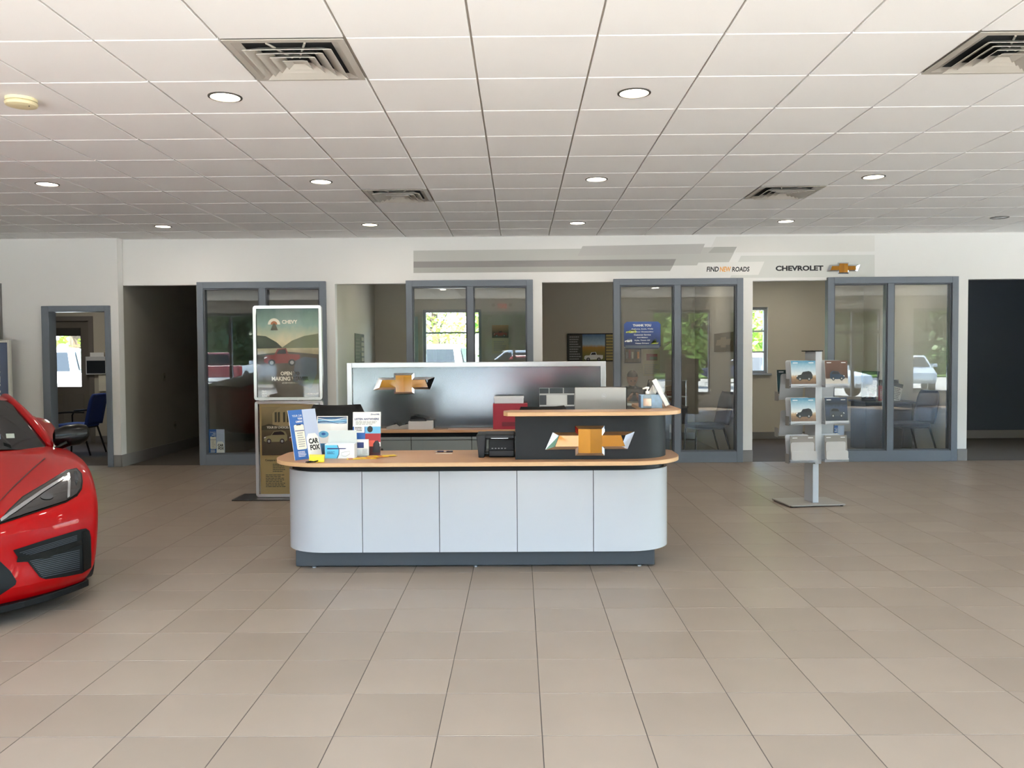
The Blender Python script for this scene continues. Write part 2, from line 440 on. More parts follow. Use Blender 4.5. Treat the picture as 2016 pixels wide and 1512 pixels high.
skirt('baseboard_dark', [(6.05, 9.2, BY - .132, BY - .12, 0, .14)], 'dark skirting under the navy wall')
skirt('baseboard_office', [(-10, -5.5, BY - .012, BY, 0, .12), (-2.49, 5.9, BY - .012, BY, 0, .12)], 'pale skirting along the rear office walls')

# grey door frame of the corner doorway
df = thing('door_1', 'grey metal frame of the open doorway beside the red car', 'door frame', (-5.92, LY, 0), kind='structure')
for nm, a in (('jamb', (-6.395, -6.295, LY - .03, LY + .15, 0, 2.17)), ('jamb', (-5.545, -5.475, LY - .03, LY + .15, 0, 2.17)), ('lintel', (-6.295, -5.545, LY - .03, LY + .15, 2.09, 2.17))):
    bx(nm, FRAME, df, *a, bevel=.004, local=False)

# four office fronts: two panes in a painted frame
def office_front(n, x0, x1, xm, label):
    f = thing('window_%d' % n, label, 'glass partition', ((x0 + x1) / 2, WY - .05, 0), kind='structure')
    y0, y1, zt = WY - .05, WY + .06, 2.485
    s = .085
    for nm, a in (('stile', (x0, x0 + s, y0, y1, 0, zt)), ('stile', (x1 - s, x1, y0, y1, 0, zt)), ('mullion', (xm - .042, xm + .042, y0, y1, .14, zt - s)),
                  ('top_rail', (x0 + s, x1 - s, y0, y1, zt - s, zt)), ('bottom_rail', (x0 + s, x1 - s, y0, y1, 0, .145))):
        bx(nm, FRAME, f, *a, bevel=.004, local=False)
    for a, b in ((x0 + s, xm - .042), (xm + .042, x1 - s)):
        g = bx('pane', GLASS, f, a, b, WY + .002, WY + .010, .145, zt - s, local=False)
        m = MB(); t = .018
        for q in ((a, a + t, y0 + .02, y1, .145, zt - s), (b - t, b, y0 + .02, y1, .145, zt - s), (a + t, b - t, y0 + .02, y1, zt - s - t, zt - s), (a + t, b - t, y0 + .02, y1, .145, .145 + t)): m.box(*q)
        m.build('glazing_bead', pm('bead', '#4d5158', .5), f, local=False)
    return f
pxX = lambda px, Y=WY - .05: (px - 1022) / F * Y
office_front(1, pxX(387.5), pxX(642), pxX(517), 'grey framed glass front of the office behind the poster stand')
office_front(2, pxX(800), pxX(1050), pxX(926.5), 'grey framed glass front of the office behind the silver backdrop')
office_front(3, pxX(1208), pxX(1462), pxX(1333), 'grey framed glass front with the blue thank-you sign')
office_front(4, pxX(1627), pxX(1882), pxX(1750), 'grey framed glass front behind the brochure rack')

# rear windows
def rear_window(n, x0, x1, z0, z1, bars, label):
    f = thing('window_%d' % n, label, 'window', ((x0 + x1) / 2, BY, z0), kind='structure')
    fr = pm('window_frame_paint', '#8e9297', .5)
    for a in ((x0, x0 + .05, BY + .05, BY + .12, z0, z1), (x1 - .05, x1, BY + .05, BY + .12, z0, z1), (x0 + .05, x1 - .05, BY + .05, BY + .12, z1 - .05, z1), (x0 + .05, x1 - .05, BY + .05, BY + .12, z0, z0 + .05)):
        bx('frame_bar', fr, f, *a, local=False)
    for z in bars: bx('glazing_bar', fr, f, x0 + .05, x1 - .05, BY + .06, BY + .11, z - .014, z + .014, local=False)
    bx('pane', GLASSF, f, x0 + .05, x1 - .05, BY + .08, BY + .086, z0 + .05, z1 - .05, local=False)
    bx('sill', fr, f, x0 - .06, x1 + .06, BY - .06, BY + .05, z0 - .03, z0, bevel=.005, local=False)
    m = MB()
    for a in ((x0 - .05, x0, BY - .01, BY, z0, z1 + .05), (x1, x1 + .05, BY - .01, BY, z0, z1 + .05), (x0, x1, BY - .01, BY, z1, z1 + .05)): m.box(*a)
    m.build('casing', BEIGE, f, local=False)
    return f
w5 = rear_window(5, -1.66, -.65, 1.0, 2.27, [1.87], 'bright rear window of the office behind the silver backdrop')
bx('blind', pm('blind_cloth', '#a9b8b6', .8), w5, -1.80, -1.74, BY - .05, BY - .03, 1.0, 2.15, local=False)
rear_window(6, 3.28, 4.28, 1.13, 2.27, [1.86, 1.5], 'narrow strip of rear window beside the brochure rack, with glazing bars')

# back door of the corner room
d2 = thing('door_2', 'grey panelled back door with a bright window, seen through the doorway', 'door', (-7.9, BY + .04, 0), kind='structure')
dm = pm('door_paint', '#6d665d', .5)
m = MB()
wx0, wx1, wz0, wz1 = -8.10, -7.62, .98, 1.98
for a in ((-8.35, wx0, 0, 2.12), (wx1, -7.45, 0, 2.12), (wx0, wx1, 0, wz0), (wx0, wx1, wz1, 2.12)): m.box(a[0], a[1], BY + .03, BY + .08, a[2], a[3])
m.build('door_leaf', dm, d2, local=False)
bx('pane', GLASSF, d2, wx0, wx1, BY + .05, BY + .056, wz0, wz1, local=False)
for a, b in ((-8.22, -7.95), (-7.86, -7.58)): bx('raised_panel', dm, d2, a, b, BY + .018, BY + .032, .2, .85, bevel=.01, local=False)
bx('shade', pm('roller_shade', '#3a3733', .8), d2, wx0 - .01, wx1 + .01, BY + .015, BY + .03, 1.86, 2.0, local=False)
m = MB()
for a in ((-8.42, -8.34, 0, 2.2), (-7.46, -7.38, 0, 2.2), (-8.34, -7.46, 2.12, 2.2)): m.box(a[0], a[1], BY - .015, BY + .06, a[2], a[3])
m.build('casing', pm('casing_paint', '#77706a', .5), d2, local=False)
m = MB(); m.lathe([(.012, 0), (.012, .04), (.028, .05), (.028, .075), (.01, .085)], (-8.27, BY + .03, 1.0), 12, Matrix.Rotation(math.radians(90), 4, 'X')); m.build('knob', SILV, d2, smooth=True, local=False)

# street front glazing behind the viewer
for n, (a, b) in enumerate(FACADE):
    f = thing('window_%d' % (n + 10), ['street window near the parked pickups', 'wide street window behind the viewer', 'street window facing the third office',
              'street window facing the brochure rack', 'double glass entrance doors to the parking lot', 'street window at the far end'][n], 'window', ((a + b) / 2, FY - .1, 0), kind='structure')
    z0 = 0 if a == 8.6 else .35
    cnt = max(1, round((b - a) / 1.5)) if a != 8.6 else 2
    xs = [a + (b - a) * k / cnt for k in range(cnt + 1)]
    dark = FRAME
    for k, x in enumerate(xs): bx('mullion', dark, f, x - .035, x + .035, FY - .16, FY - .06, z0, HEAD, local=False)
    bx('head_rail', dark, f, a, b, FY - .16, FY - .06, HEAD - .07, HEAD, local=False)
    bx('sill_rail', dark, f, a, b, FY - .16, FY - .06, z0, z0 + (.25 if a == 8.6 else .07), local=False)
    if a == 8.6: bx('transom', dark, f, a, b, FY - .16, FY - .06, 2.02, 2.1, local=False)
    for k in range(cnt): bx('pane', GLASSF, f, xs[k] + .035, xs[k + 1] - .035, FY - .115, FY - .107, z0 + .07, HEAD - .07, local=False)

for n, (XS, (a, b)) in enumerate(SIDES):
    sg = -1 if XS < 0 else 1
    f = thing('window_%d' % (n + 20), 'side window past the dark passage', 'window', (XS + sg * .1, (a + b) / 2, 0), kind='structure')
    x0, x1 = sorted((XS + sg * .05, XS + sg * .15)); ys = [a + (b - a) * k / 6 for k in range(7)]; xm = (x0 + x1) / 2
    for y_ in ys: bx('mullion', FRAME, f, x0, x1, y_ - .035, y_ + .035, .35, HEAD, local=False)
    for z_ in ((.35, .42), (HEAD - .07, HEAD)): bx('rail', FRAME, f, x0, x1, a, b, z_[0], z_[1], local=False)
    for k in range(6): bx('pane', GLASSF, f, xm - .004, xm + .004, ys[k] + .035, ys[k + 1] - .035, .42, HEAD - .07, local=False)

# ------------------------------------------------------------------ outdoors
ASPH = pm('asphalt', '#aaa8a2', .9, noise=(2, .12))
GRASS = pm('lawn', '#5d7a35', .95, noise=(3, .3))
struct(bx('ground_lot', ASPH, None, -70, 70, -60, 60, -.6, -.12), 'sunlit asphalt parking lot outside the windows', 'ground')
struct(bx('ground_verge', GRASS, None, -70, 70, 27, 60, -.125, -.02), 'grass verge beyond the rear lot', 'ground')
struct(bx('ground_verge_front', GRASS, None, -70, 70, -60, -33, -.125, -.02), 'grass verge across the street side lot', 'ground')
LEAF = [pm('leaf_light', '#7d9b3a', .6, noise=(1, .3)), pm('leaf_mid', '#4f7430', .6, noise=(1, .3)), pm('leaf_dark', '#2f4d24', .65, noise=(1, .3))]
BARK = pm('bark', '#4a3b2d', .9, noise=(9, .3))
def tree(x, y, h, r, k, label, n=1500, low=.25, ls=1.0):
    rnd = random.Random(int(x * 13 + y * 7))
    t = thing('tree', label, 'tree', (x, y, -.1), group='trees around the lot')
    m = MB(); m.tube([(0, 0, 0), (.1, 0, h * .3), (0, .1, h * .6), (.1, .1, h * .85)], [r * .09, r * .07, r * .05, .04], 8)
    for q in range(5):
        a = q * 1.3; m.tube([(0, 0, h * .35 + q * h * .06), (math.cos(a) * r * .6, math.sin(a) * r * .6, h * .55 + q * h * .05)], [r * .035, .02], 5)
    m.build('trunk', BARK, t)
    m = MB(); blobs = []
    for q in range(14):
        a = rnd.uniform(0, 6.28); zz = rnd.uniform(low, .9); rr = r * (1 - abs(zz - .5) * .9) * rnd.uniform(.3, .8)
        blobs.append((Vector((math.cos(a) * rr, math.sin(a) * rr, zz * h)), r * rnd.uniform(.28, .5)))
    for q in range(n):
        c, br = rnd.choice(blobs)
        d = Vector((rnd.gauss(0, 1), rnd.gauss(0, 1), rnd.gauss(0, .8))).normalized(); p = c + d * br * rnd.uniform(.6, 1.05)
        u = Vector((rnd.gauss(0, 1), rnd.gauss(0, 1), rnd.gauss(0, .6))).normalized(); v = u.cross(d + Vector((.1, .2, .1))).normalized(); s = r * rnd.uniform(.05, .1) * ls
        m.add([p - u * s, p + v * s * .55, p + u * s, p - v * s * .55], [(0, 1, 2, 3)])
    o = m.build('crown', LEAF[k], t, recalc=False)
    return t
for k, (x, y, h, r, c) in enumerate([(-15.5, 29, 9, 4, 0), (-10, 34, 9, 4, 1), (-2.7, 26.5, 5, 2.0, 0), (.8, 40, 10, 4.5, 1), (7.6, 26, 8, 3.2, 0), (11, 33, 10, 4.5, 1), (-24, 33, 10, 4.5, 1)]):
    tree(x, y, h, r, c, 'leafy tree beyond the rear lot, %s' % ['outside the back door', 'left of the office window', 'small, behind the white pickup', 'far off behind the office window', 'outside the narrow rear window', 'tall, past the narrow rear window', 'at the far edge'][k], 6500, .1, .55)
for k, (x, y, h, r, c) in enumerate([(-45, -38, 13, 4.8, 2), (-32, -37, 12, 4.8, 2), (-19, -38, 13, 4.8, 2), (-6.5, -37, 12, 4.6, 2), (6, -38, 13, 4.6, 2), (18.5, -37, 12, 4.8, 2), (31, -38, 12, 4.8, 1), (44, -40, 12, 4.8, 1), (8.2, -20, 7, 2.4, 0)]):
    tree(x, y, h, r, c, 'dark street tree across the front lot, %s in the row' % ['first', 'second', 'third', 'fourth', 'fifth', 'sixth', 'seventh', 'last', 'young one nearest the building'][k], 2600, .08)
rnd = random.Random(3); m = MB()
for q in range(9000):
    x = rnd.uniform(-75, 75); z = rnd.uniform(-.1, 1) ** 1.0 * (11 + 2.5 * math.sin(x * .35)); y = -48 + rnd.uniform(-2, 2) - 2 * math.cos(z * .25)
    u = Vector((rnd.gauss(0, 1), rnd.gauss(0, .4), rnd.gauss(0, 1))).normalized(); v = u.cross(Vector((rnd.gauss(0, .3), 1, rnd.gauss(0, .3)))).normalized(); s = rnd.uniform(.5, 1.0)
    p = Vector((x, y, z)); m.add([p - u * s, p + v * s * .7, p + u * s, p - v * s * .7], [(0, 1, 2, 3)])
m.box(-76, 76, -53, -51.5, -.1, 11)
tag(m.build('treeline', LEAF[2], recalc=False), 'dark wood closing off the far side of the front lot', 'trees', kind='stuff')

# parked vehicles
RUB = pm('tyre_rubber', '#141414', .8); RIM = pm('wheel_alloy', '#a9abad', .3, .8); TINT = pm('tinted_window', '#12171a', .25, spec=.25)
def wheel(t, x, y, r, wd):
    Mx = Matrix.Rotation(math.radians(90), 4, 'X')
    m = MB(); m.lathe([(r * .62, -wd / 2), (r * .95, -wd / 2), (r, -wd * .3), (r, wd * .3), (r * .95, wd / 2), (r * .62, wd / 2)], (x, y, r), 24, Mx)
    o = m.build('wheel', RUB, t, smooth=True)
    m = MB(); m.lathe([(r * .6, -wd * .45), (r * .62, -wd * .52), (r * .15, -wd * .4), (r * .15, wd * .4), (r * .62, wd * .52), (r * .6, wd * .45)], (x, y, r), 20, Mx)
    m.build('rim', RIM, o, smooth=True)
def pickup(x, y, rz, col, label, cn):
    paint = pm('truck_paint_' + cn, col, .3, coat=.6)
    t = thing('pickup_truck', label, 'pickup truck', (x, y, -.12), rz, group='vehicles parked outside')
    L, W = 5.8, 1.0
    m = MB()   # x forward; side outline with wheel arches
    def arch(cx, r): return [(cx + r * math.cos(a), .38 + r * math.sin(a)) for a in (math.radians(180 - 30 * k) for k in range(7))]
    out = [(-2.9, .55)] + [(-2.3, .42)] + arch(-1.75, .46) + [(-1.0, .4), (1.1, .4)] + arch(1.85, .46) + [(2.5, .42), (2.88, .5), (2.9, .95), (2.75, 1.12), (1.25, 1.2), (-.9, 1.22), (-2.86, 1.22)]
    m.prism(out, 'y', -W, W); m.build('body', paint, t, bevel=.05)
    m = MB(); m.box(-2.8, -.98, -W + .1, W - .1, 1.19, 1.226); m.build('bed', BLACK, t)
    lo = [(-.95, 1.2), (1.3, 1.18)]; m = MB()
    m.add([(-.95, -.95, 1.2), (1.4, -.95, 1.16), (1.4, .95, 1.16), (-.95, .95, 1.2), (-.8, -.78, 1.88), (.45, -.78, 1.88), (.45, .78, 1.88), (-.8, .78, 1.88)],
          [(0, 1, 2, 3), (4, 5, 6, 7), (0, 1, 5, 4), (1, 2, 6, 5), (2, 3, 7, 6), (3, 0, 4, 7)])
    m.build('cab', paint, t, bevel=.06, seg=3)
    def pane(vs): MB().add(vs, [(0, 1, 2, 3)]).build('window_pane', TINT, t, solid=.012)
    for s in (-1, 1):
        ys = lambda z: s * (.95 - (z - 1.2) * .25 + .012)
        for pts in ([(-.75, 1.27), (.1, 1.27), (.1, 1.76), (-.68, 1.76)], [(.18, 1.27), (1.15, 1.25), (.52, 1.76), (.18, 1.76)]):
            pane([(a, ys(z), z) for a, z in pts])
    pane([(1.33, -.85, 1.24), (1.33, .85, 1.24), (.55, .72, 1.82), (.55, -.72, 1.82)])
    pane([(-.965, -.82, 1.3), (-.965, .82, 1.3), (-.85, .7, 1.78), (-.85, -.7, 1.78)])
    bx('bumper', CHROME, t, -2.98, -2.86, -.95, .95, .45, .66, bevel=.02); bx('bumper', CHROME, t, 2.84, 2.98, -.95, .95, .42, .6, bevel=.02)
    [bx('tail_lamp', REDI, t, -2.92, -2.85, s * .93 - .05, s * .93 + .05, .8, 1.15) for s in (-1, 1)]
    m = MB(); m.box(2.86, 2.93, -.6, .6, .66, 1.0); m.build('grille', BLACK, t)
    [bx('headlamp', CHROME, t, 2.8, 2.915, s * .78 - .15, s * .78 + .15, .78, 1.0) for s in (-1, 1)]
    [bx('mirror', paint, t, .95, 1.1, s * 1.05 - .15, s * 1.05 + .15, 1.22, 1.42, bevel=.03) for s in (-1, 1)]
    for wx in (-1.75, 1.85):
        for s in (-1, 1): wheel(t, wx, s * .88, .4, .27)
    return t
def wagon(x, y, rz, col, label, cn, h=1.62):
    paint = pm('car_paint_' + cn, col, .3, coat=.6)
    t = thing('parked_car', label, 'car', (x, y, -.12), rz, group='vehicles parked outside')
    def arch(cx, r): return [(cx + r * math.cos(a), .34 + r * math.sin(a)) for a in (math.radians(180 - 30 * k) for k in range(7))]
    m = MB(); m.prism([(-2.3, .5), (-1.9, .32)] + arch(-1.4, .4) + [(-.8, .3), (.8, .3)] + arch(1.35, .4) + [(2.0, .34), (2.3, .5), (2.25, .8), (1.1, .98), (-2.2, 1.02)], 'y', -.9, .9); m.build('body', paint, t, bevel=.06, seg=3)
    m = MB(); m.add([(-2.2, -.86, 1.0), (1.2, -.86, .96), (1.2, .86, .96), (-2.2, .86, 1.0), (-1.8, -.65, h), (.25, -.65, h), (.25, .65, h), (-1.8, .65, h)], [(0, 1, 2, 3), (4, 5, 6, 7), (0, 1, 5, 4), (1, 2, 6, 5), (2, 3, 7, 6), (3, 0, 4, 7)]); m.build('cabin', paint, t, bevel=.07, seg=3)
    def pane(vs): MB().add(vs, [(0, 1, 2, 3)]).build('window_pane', TINT, t, solid=.012)
    for s in (-1, 1):
        ys = lambda z: s * (.86 - (z - 1.0) / (h - 1) * .21 + .012)
        for pts in ([(-1.95, 1.08), (-1.05, 1.06), (-1.05, h - .1), (-1.7, h - .1)], [(-.97, 1.06), (.85, 1.03), (.25, h - .1), (-.97, h - .1)]): pane([(a, ys(z), z) for a, z in pts])
    pane([(1.12, -.75, 1.04), (1.12, .75, 1.04), (.37, .6, h - .07), (.37, -.6, h - .07)])
    pane([(-2.15, -.75, 1.1), (-2.15, .75, 1.1), (-1.89, .6, h - .07), (-1.89, -.6, h - .07)])
    for wx in (-1.4, 1.35):
        for s in (-1, 1): wheel(t, wx, s * .8, .34, .22)
    [bx('mirror', paint, t, .75, .88, s * .95 - .12, s * .95 + .12, 1.0, 1.15, bevel=.02) for s in (-1, 1)]
    return t
R = math.radians
pickup(-12.6, 22, R(200), '#e9ebec', 'white pickup truck outside the back door window', 'white')
pickup(-2.2, 20.5, R(178), '#e9ebec', 'white pickup truck outside the rear office window', 'white')
wagon(5.4, 21, R(170), '#e9ebec', 'white car outside the narrow rear window', 'white')
pickup(-16.0, -20.5, R(240), '#8e1f2b', 'dark red pickup truck in the front lot', 'red')
pickup(-14.5, -27, R(225), '#e9ebec', 'white pickup truck behind the red one in the front lot', 'white')
pickup(-.3, -19, R(172), '#e9ebec', 'white pickup truck across the front lot', 'white')
wagon(1.6, -10.5, R(15), '#a51f24', 'red car parked near the street windows', 'red')
wagon(12.8, -25, R(200), '#2b3c66', 'blue car in the front lot', 'blue', 1.5)
wagon(11.2, -9.5, R(70), '#e9ebec', 'white car parked outside the entrance doors', 'white', 1.5)
wagon(17, -14, R(110), '#c9ced2', 'silver car at the far side of the front lot', 'silver', 1.5)
wagon(20, -14, R(110), '#dde1e5', 'pale car at the far side of the front lot', 'pale', 1.5)
# ------------------------------------------------------------------ ceiling fixtures
LAMP = em('lamp_lens', '#fff0d2', 1.6); LAMPOFF = pm('lamp_reflector', '#8d8f90', .2, .8)
TRIM = pm('lamp_trim', '#4a4642', .4)
def downlight(x, y, on, label, idx, z=None, pw=None):
    t = thing('downlight', label, 'ceiling light', (x, y, z or ZC), group='recessed ceiling downlights')
    m = MB(); n = 28
    prof = [(.089, .004), (.089, -.006), (.103, -.004), (.104, .004)]
    m.lathe(prof, (0, 0, 0), n); m.f = m.f[:-2] + [(3 * n + k, 3 * n + (k + 1) % n, (k + 1) % n, k) for k in range(n)]
    m.build('trim_ring', TRIM, t, smooth=True)
    m = MB()
    if on:
        m.lathe([(.088, -.001), (.06, .0005), (.001, .001)], (0, 0, 0), n); m.build('lens', LAMP, t, smooth=True)
        ld = bpy.data.lights.new('downlight_lamp', 'AREA'); ld.shape = 'DISK'; ld.size = .16; ld.energy = pw or LAMP_W; ld.color = (1, .93, .84)
        lo = bpy.data.objects.new('downlight_lamp', ld); C.objects.link(lo); lo.parent = t; lo.location = (0, 0, -.012)
    else:
        m.lathe([(.088, -.002), (.05, .0), (.03, -.004), (.001, -.006)], (0, 0, 0), n); m.build('reflector', LAMPOFF, t, smooth=True)
LAMP_W = 0.6
pos = {(-1.81, 5.2): 'nearest row, left of the big vent', (.72, 5.2): 'nearest row, right of centre', (-4.34, 7.7): 'middle row, far left',
       (-1.81, 7.7): 'middle row, left of the small vent', (.72, 7.7): 'middle row, over the reception desk', (3.25, 7.7): 'middle row, far right',
       (-4.34, 10.2): 'last row, by the passage', (-1.81, 10.2): 'last row, over the poster stand', (.72, 10.2): 'last row, over the silver backdrop', (3.25, 10.2): 'last row, above the wordmark'}
for k, ((x, y), d) in enumerate(pos.items()): downlight(x, y, True, 'lit round recessed downlight, %s' % d, k)
for k, (x, y) in enumerate([(-4.34, 5.2), (3.25, 5.2), (5.78, 5.2), (8.3, 7.7), (8.3, 10.2), (-4.34, 2.7), (-1.81, 2.7), (.72, 2.7), (3.25, 2.7)]): downlight(x, y, True, 'lit round recessed downlight outside the picture, %s' % ['left of the nearest row', 'right of the nearest row', 'far right of the nearest row', 'right of the middle row', 'by the dark passage', 'front row, far left', 'front row, left', 'front row, right', 'front row, far right'][k], 20)
for x, y, pw, lb in ((-7.0, 12.9, .9, 'added to brighten the corner room'), (-1.75, 12.5, .2, 'added to brighten the second office'), (2.35, 12.7, .5, 'in the third office'), (5.0, 12.7, .7, 'in the fourth office'), (4.2, 13.5, .25, 'near the rear window of the fourth office')): downlight(x, y, True, 'lit round recessed downlight ' + lb, 20, 2.74, pw)  # corner room and second office lamps are added to brighten those rooms
downlight(5.75, 10.06, False, 'unlit round recessed downlight near the dark passage', 11)
downlight(5.08, 8.27, False, 'unlit round recessed downlight at the right edge', 12)

VENTM = pm('vent_enamel', '#b9b3aa', .5); DUCT_SHADE = pm('duct_shade_black', '#0d1014', .8)
def vent(i, j, label):
    cx, cy = CX0 + CX * (i + .5), CY0 + CY * (j + .5)
    t = thing('air_vent', label, 'air vent', (cx, cy, ZC), group='square ceiling diffusers')
    def ring(a, za, b, zb):
        m = MB(); A = [(-a, -a, za), (a, -a, za), (a, a, za), (-a, a, za)]; B = [(-b, -b, zb), (b, -b, zb), (b, b, zb), (-b, b, zb)]
        return m.add(A + B, [(k, (k + 1) % 4, 4 + (k + 1) % 4, 4 + k) for k in range(4)])
    ring(.312, -.002, .275, -.002).build('flange', VENTM, t, solid=.004)
    ring(.276, -.002, .235, .012).build('collar', VENTM, t, solid=.003)
    m = MB(); m.box(-.27, .27, -.27, .27, .0125, .0135); m.build('duct_shade', DUCT_SHADE, t)  # flat black sheet stands in for the shade up inside the vent
    for a, b in ((.232, .165), (.176, .11), (.12, .062)):
        ring(a, -.024, b, .011).build('louvre', VENTM, t, solid=.003)
    m = MB(); h = .045; m.add([(-.066, -.066, -.024), (.066, -.066, -.024), (.066, .066, -.024), (-.066, .066, -.024), (-.03, -.03, -.006), (.03, -.03, -.006), (.03, .03, -.006), (-.03, .03, -.006)], [(4, 5, 6, 7), (0, 1, 5, 4), (1, 2, 6, 5), (2, 3, 7, 6), (3, 0, 4, 7)])
    m.build('centre_plate', VENTM, t, solid=.002)
    for s in (-1, 1):
        for q in (-1, 1): MB().tube([(s * .02, q * .04, .004), (s * .1, q * .25, .004)], .006, 6).build('brace', VENTM, t)
for (i, j), d in zip(VENTS, ('large square ceiling vent left of the nearest downlights', 'large square ceiling vent cut by the right edge', 'small looking square ceiling vent over the silver backdrop', 'small looking square ceiling vent above the wordmark')): vent(i, j, d)
t = thing('smoke_detector', 'yellowed round smoke detector on the ceiling', 'smoke detector', (-3.08, 5.2, ZC))
SMK = pm('yellowed_plastic', '#e2d6ae', .5)
MB().lathe([(.09, 0), (.09, -.018), (.075, -.02)], (0, 0, 0), 28).build('base', SMK, t, smooth=True)
MB().lathe([(.086, -.02), (.094, -.03), (.088, -.043), (.06, -.05), (.01, -.051)], (0, 0, 0), 28).build('cover', SMK, t, smooth=True)
MB().lathe([(.004, -.0495), (.004, -.053), (.001, -.0535)], (.06, -.02, 0), 8).build('indicator', INK, t)

# ------------------------------------------------------------------ painted stripes and lettering over the offices
def px_poly(name, pts, y, mt, parent):
    m = MB(); q = [P(a, b, y) for a, b in pts]; n = len(q)
    m.add([(p.x, y, p.z) for p in q] + [(p.x, y + .0006, p.z) for p in q], [list(range(n)), list(range(2 * n - 1, n - 1, -1))] + [(i, (i + 1) % n, n + (i + 1) % n, n + i) for i in range(n)])
    return m.build(name, mt, parent, local=False)
S1 = pm('stripe_light', '#b9b8b3', .6); S2 = pm('stripe_mid', '#a9a7a2', .6); S3 = pm('stripe_dark', '#918d8a', .6); S4 = pm('stripe_pale', '#cbcbc6', .6); S5 = pm('stripe_pink', '#d5d2cd', .6)
wg = thing('wall_graphic', 'band of slanted grey stripes painted over the offices', 'wall graphic', (.9, WY, 2.7))
px_poly('stripe', [(814, 493.5), (1451, 486), (1432, 522), (814, 527)], WY - .0008, S1, wg)
px_poly('stripe', [(1147, 484.5), (1388, 480), (1379, 499.5), (1137, 503.5)], WY - .0016, pm('stripe_lavender', '#b4b1ae', .6), wg)
px_poly('stripe', [(1406, 486.2), (1451, 485.8), (1443, 497.5), (1394, 498)], WY - .0016, S2, wg)
px_poly('stripe', [(814, 515), (1331, 510), (1325, 523), (814, 527)], WY - .0016, S3, wg)
px_poly('stripe', [(814, 527), (1325, 523), (1319, 533.5), (814, 537.5)], WY - .0008, S2, wg)
px_poly('stripe', [(1410.5, 465.6), (1722, 463.4), (1722, 495), (1447, 497.2), (1452, 486), (1400, 486.4)], WY - .0008, S5, wg)
px_poly('stripe', [(1459, 503.5), (1722, 501.5), (1722, 545.2), (1437, 547.3)], WY - .0008, S4, wg)
px_poly('stripe', [(1375, 517), (1505, 515), (1493, 541), (1362, 543)], WY - .0024, pm('stripe_white', '#dcdad6', .6), wg)
def wall_text(s, a, b, c, d, mt, name, label, cat, bold=.02, shear=0, y=WY - .003, depth=0):
    p, q = P(a, d, y), P(c, b, y)
    o = text(None, s, p.x, p.z, q.x, q.z, y, mt, name, shear, bold, depth=depth); tag(o, label, cat); return o
sl = thing('wall_slogan', 'slogan lettering on a pale slanted panel above the third office', 'lettering', (3, WY - .003, 2.6))
for s, a, c, mt in (('FIND', 1391, 1415, INK), ('NEW', 1417, 1439, ORG), ('ROADS', 1441, 1475.5, INK)):
    p, q = P(a, 535, WY), P(c, 525, WY)
    i = wm(sl).inverted(); p = i @ p; q = i @ q
    text(sl, s, p.x, p.z, q.x, q.z, 0, mt, 'word', .12, .03)
o = wall_text('CHEVROLET', 1527, 522.5, 1621, 533.5, INK, 'wall_wordmark', 'dark brand lettering above the fourth office', 'lettering', .045)

OUT = [(-.5, -.1), (-.415, .095), (-.163, .095), (-.163, .167), (.163, .167), (.163, .1), (.5, .1), (.42, -.095), (.163, -.095), (.163, -.167), (-.163, -.167), (-.163, -.095)]
INN = [(-.395, -.062), (-.348, .062), (-.133, .062), (-.133, .136), (.133, .136), (.133, .062), (.395, .062), (.348, -.062), (.133, -.062), (.133, -.136), (-.133, -.136), (-.133, -.062)]
def emblem(name, label, parent, c, wd, dp=.05, y_up=1.0):
    """bow-tie badge facing -y, centre c on its mounting face; a part of parent, or a thing"""
    if parent is None: root = thing(name, label, 'emblem', c); off = Vector((0, 0, 0))
    else:
        off = wm(parent).inverted() @ Vector(c)
        root = None
    k = wd; d = dp * wd
    m = MB(); n = 12
    o3 = [(off.x + x * k, off.y, off.z + z * k) for x, z in OUT]; o4 = [(off.x + x * k, off.y - d * .5, off.z + z * k) for x, z in OUT]
    i3 = [(off.x + x * k, off.y - d, off.z + z * k) for x, z in INN]
    m.add(o3 + o4 + i3, [(i, (i + 1) % n, n + (i + 1) % n, n + i) for i in range(n)] + [(n + i, n + (i + 1) % n, 2 * n + (i + 1) % n, 2 * n + i) for i in range(n)])
    fr = m.build(name if root is None else 'chrome_rim', CHROME, parent or root)
    if root is None and label: fr['label'] = label
    m = MB()      # gold face with a raised ridge down the middle
    def pt(x, z): return (off.x + x * k * .985, off.y - d * (1.02 + .55 * max(0, 1 - abs(x) / .16)), off.z + z * k * .985)
    hl = [(0, .136)] + INN[9:10]
    L = [(0, -.136), (-.133, -.136), (-.133, -.062), (-.395, -.062), (-.348, .062), (-.133, .062), (-.133, .136), (0, .136)]
    m.add([pt(*p) for p in L], [(0, 1, 2, 5, 6, 7), (2, 3, 4, 5)])
    m.add([pt(-p[0], p[1]) for p in L], [(0, 7, 6, 5, 2, 1), (2, 5, 4, 3)])
    g = m.build('gold_face', GOLD, fr if root is None else root, weld=1e-5, recalc=False)
    return root or fr
p = P(1659.5, 528, WY); emblem('wall_emblem', 'gold and chrome bow-tie badge beside the brand lettering', None, (p.x, WY - .002, p.z), 65 / F * WY)

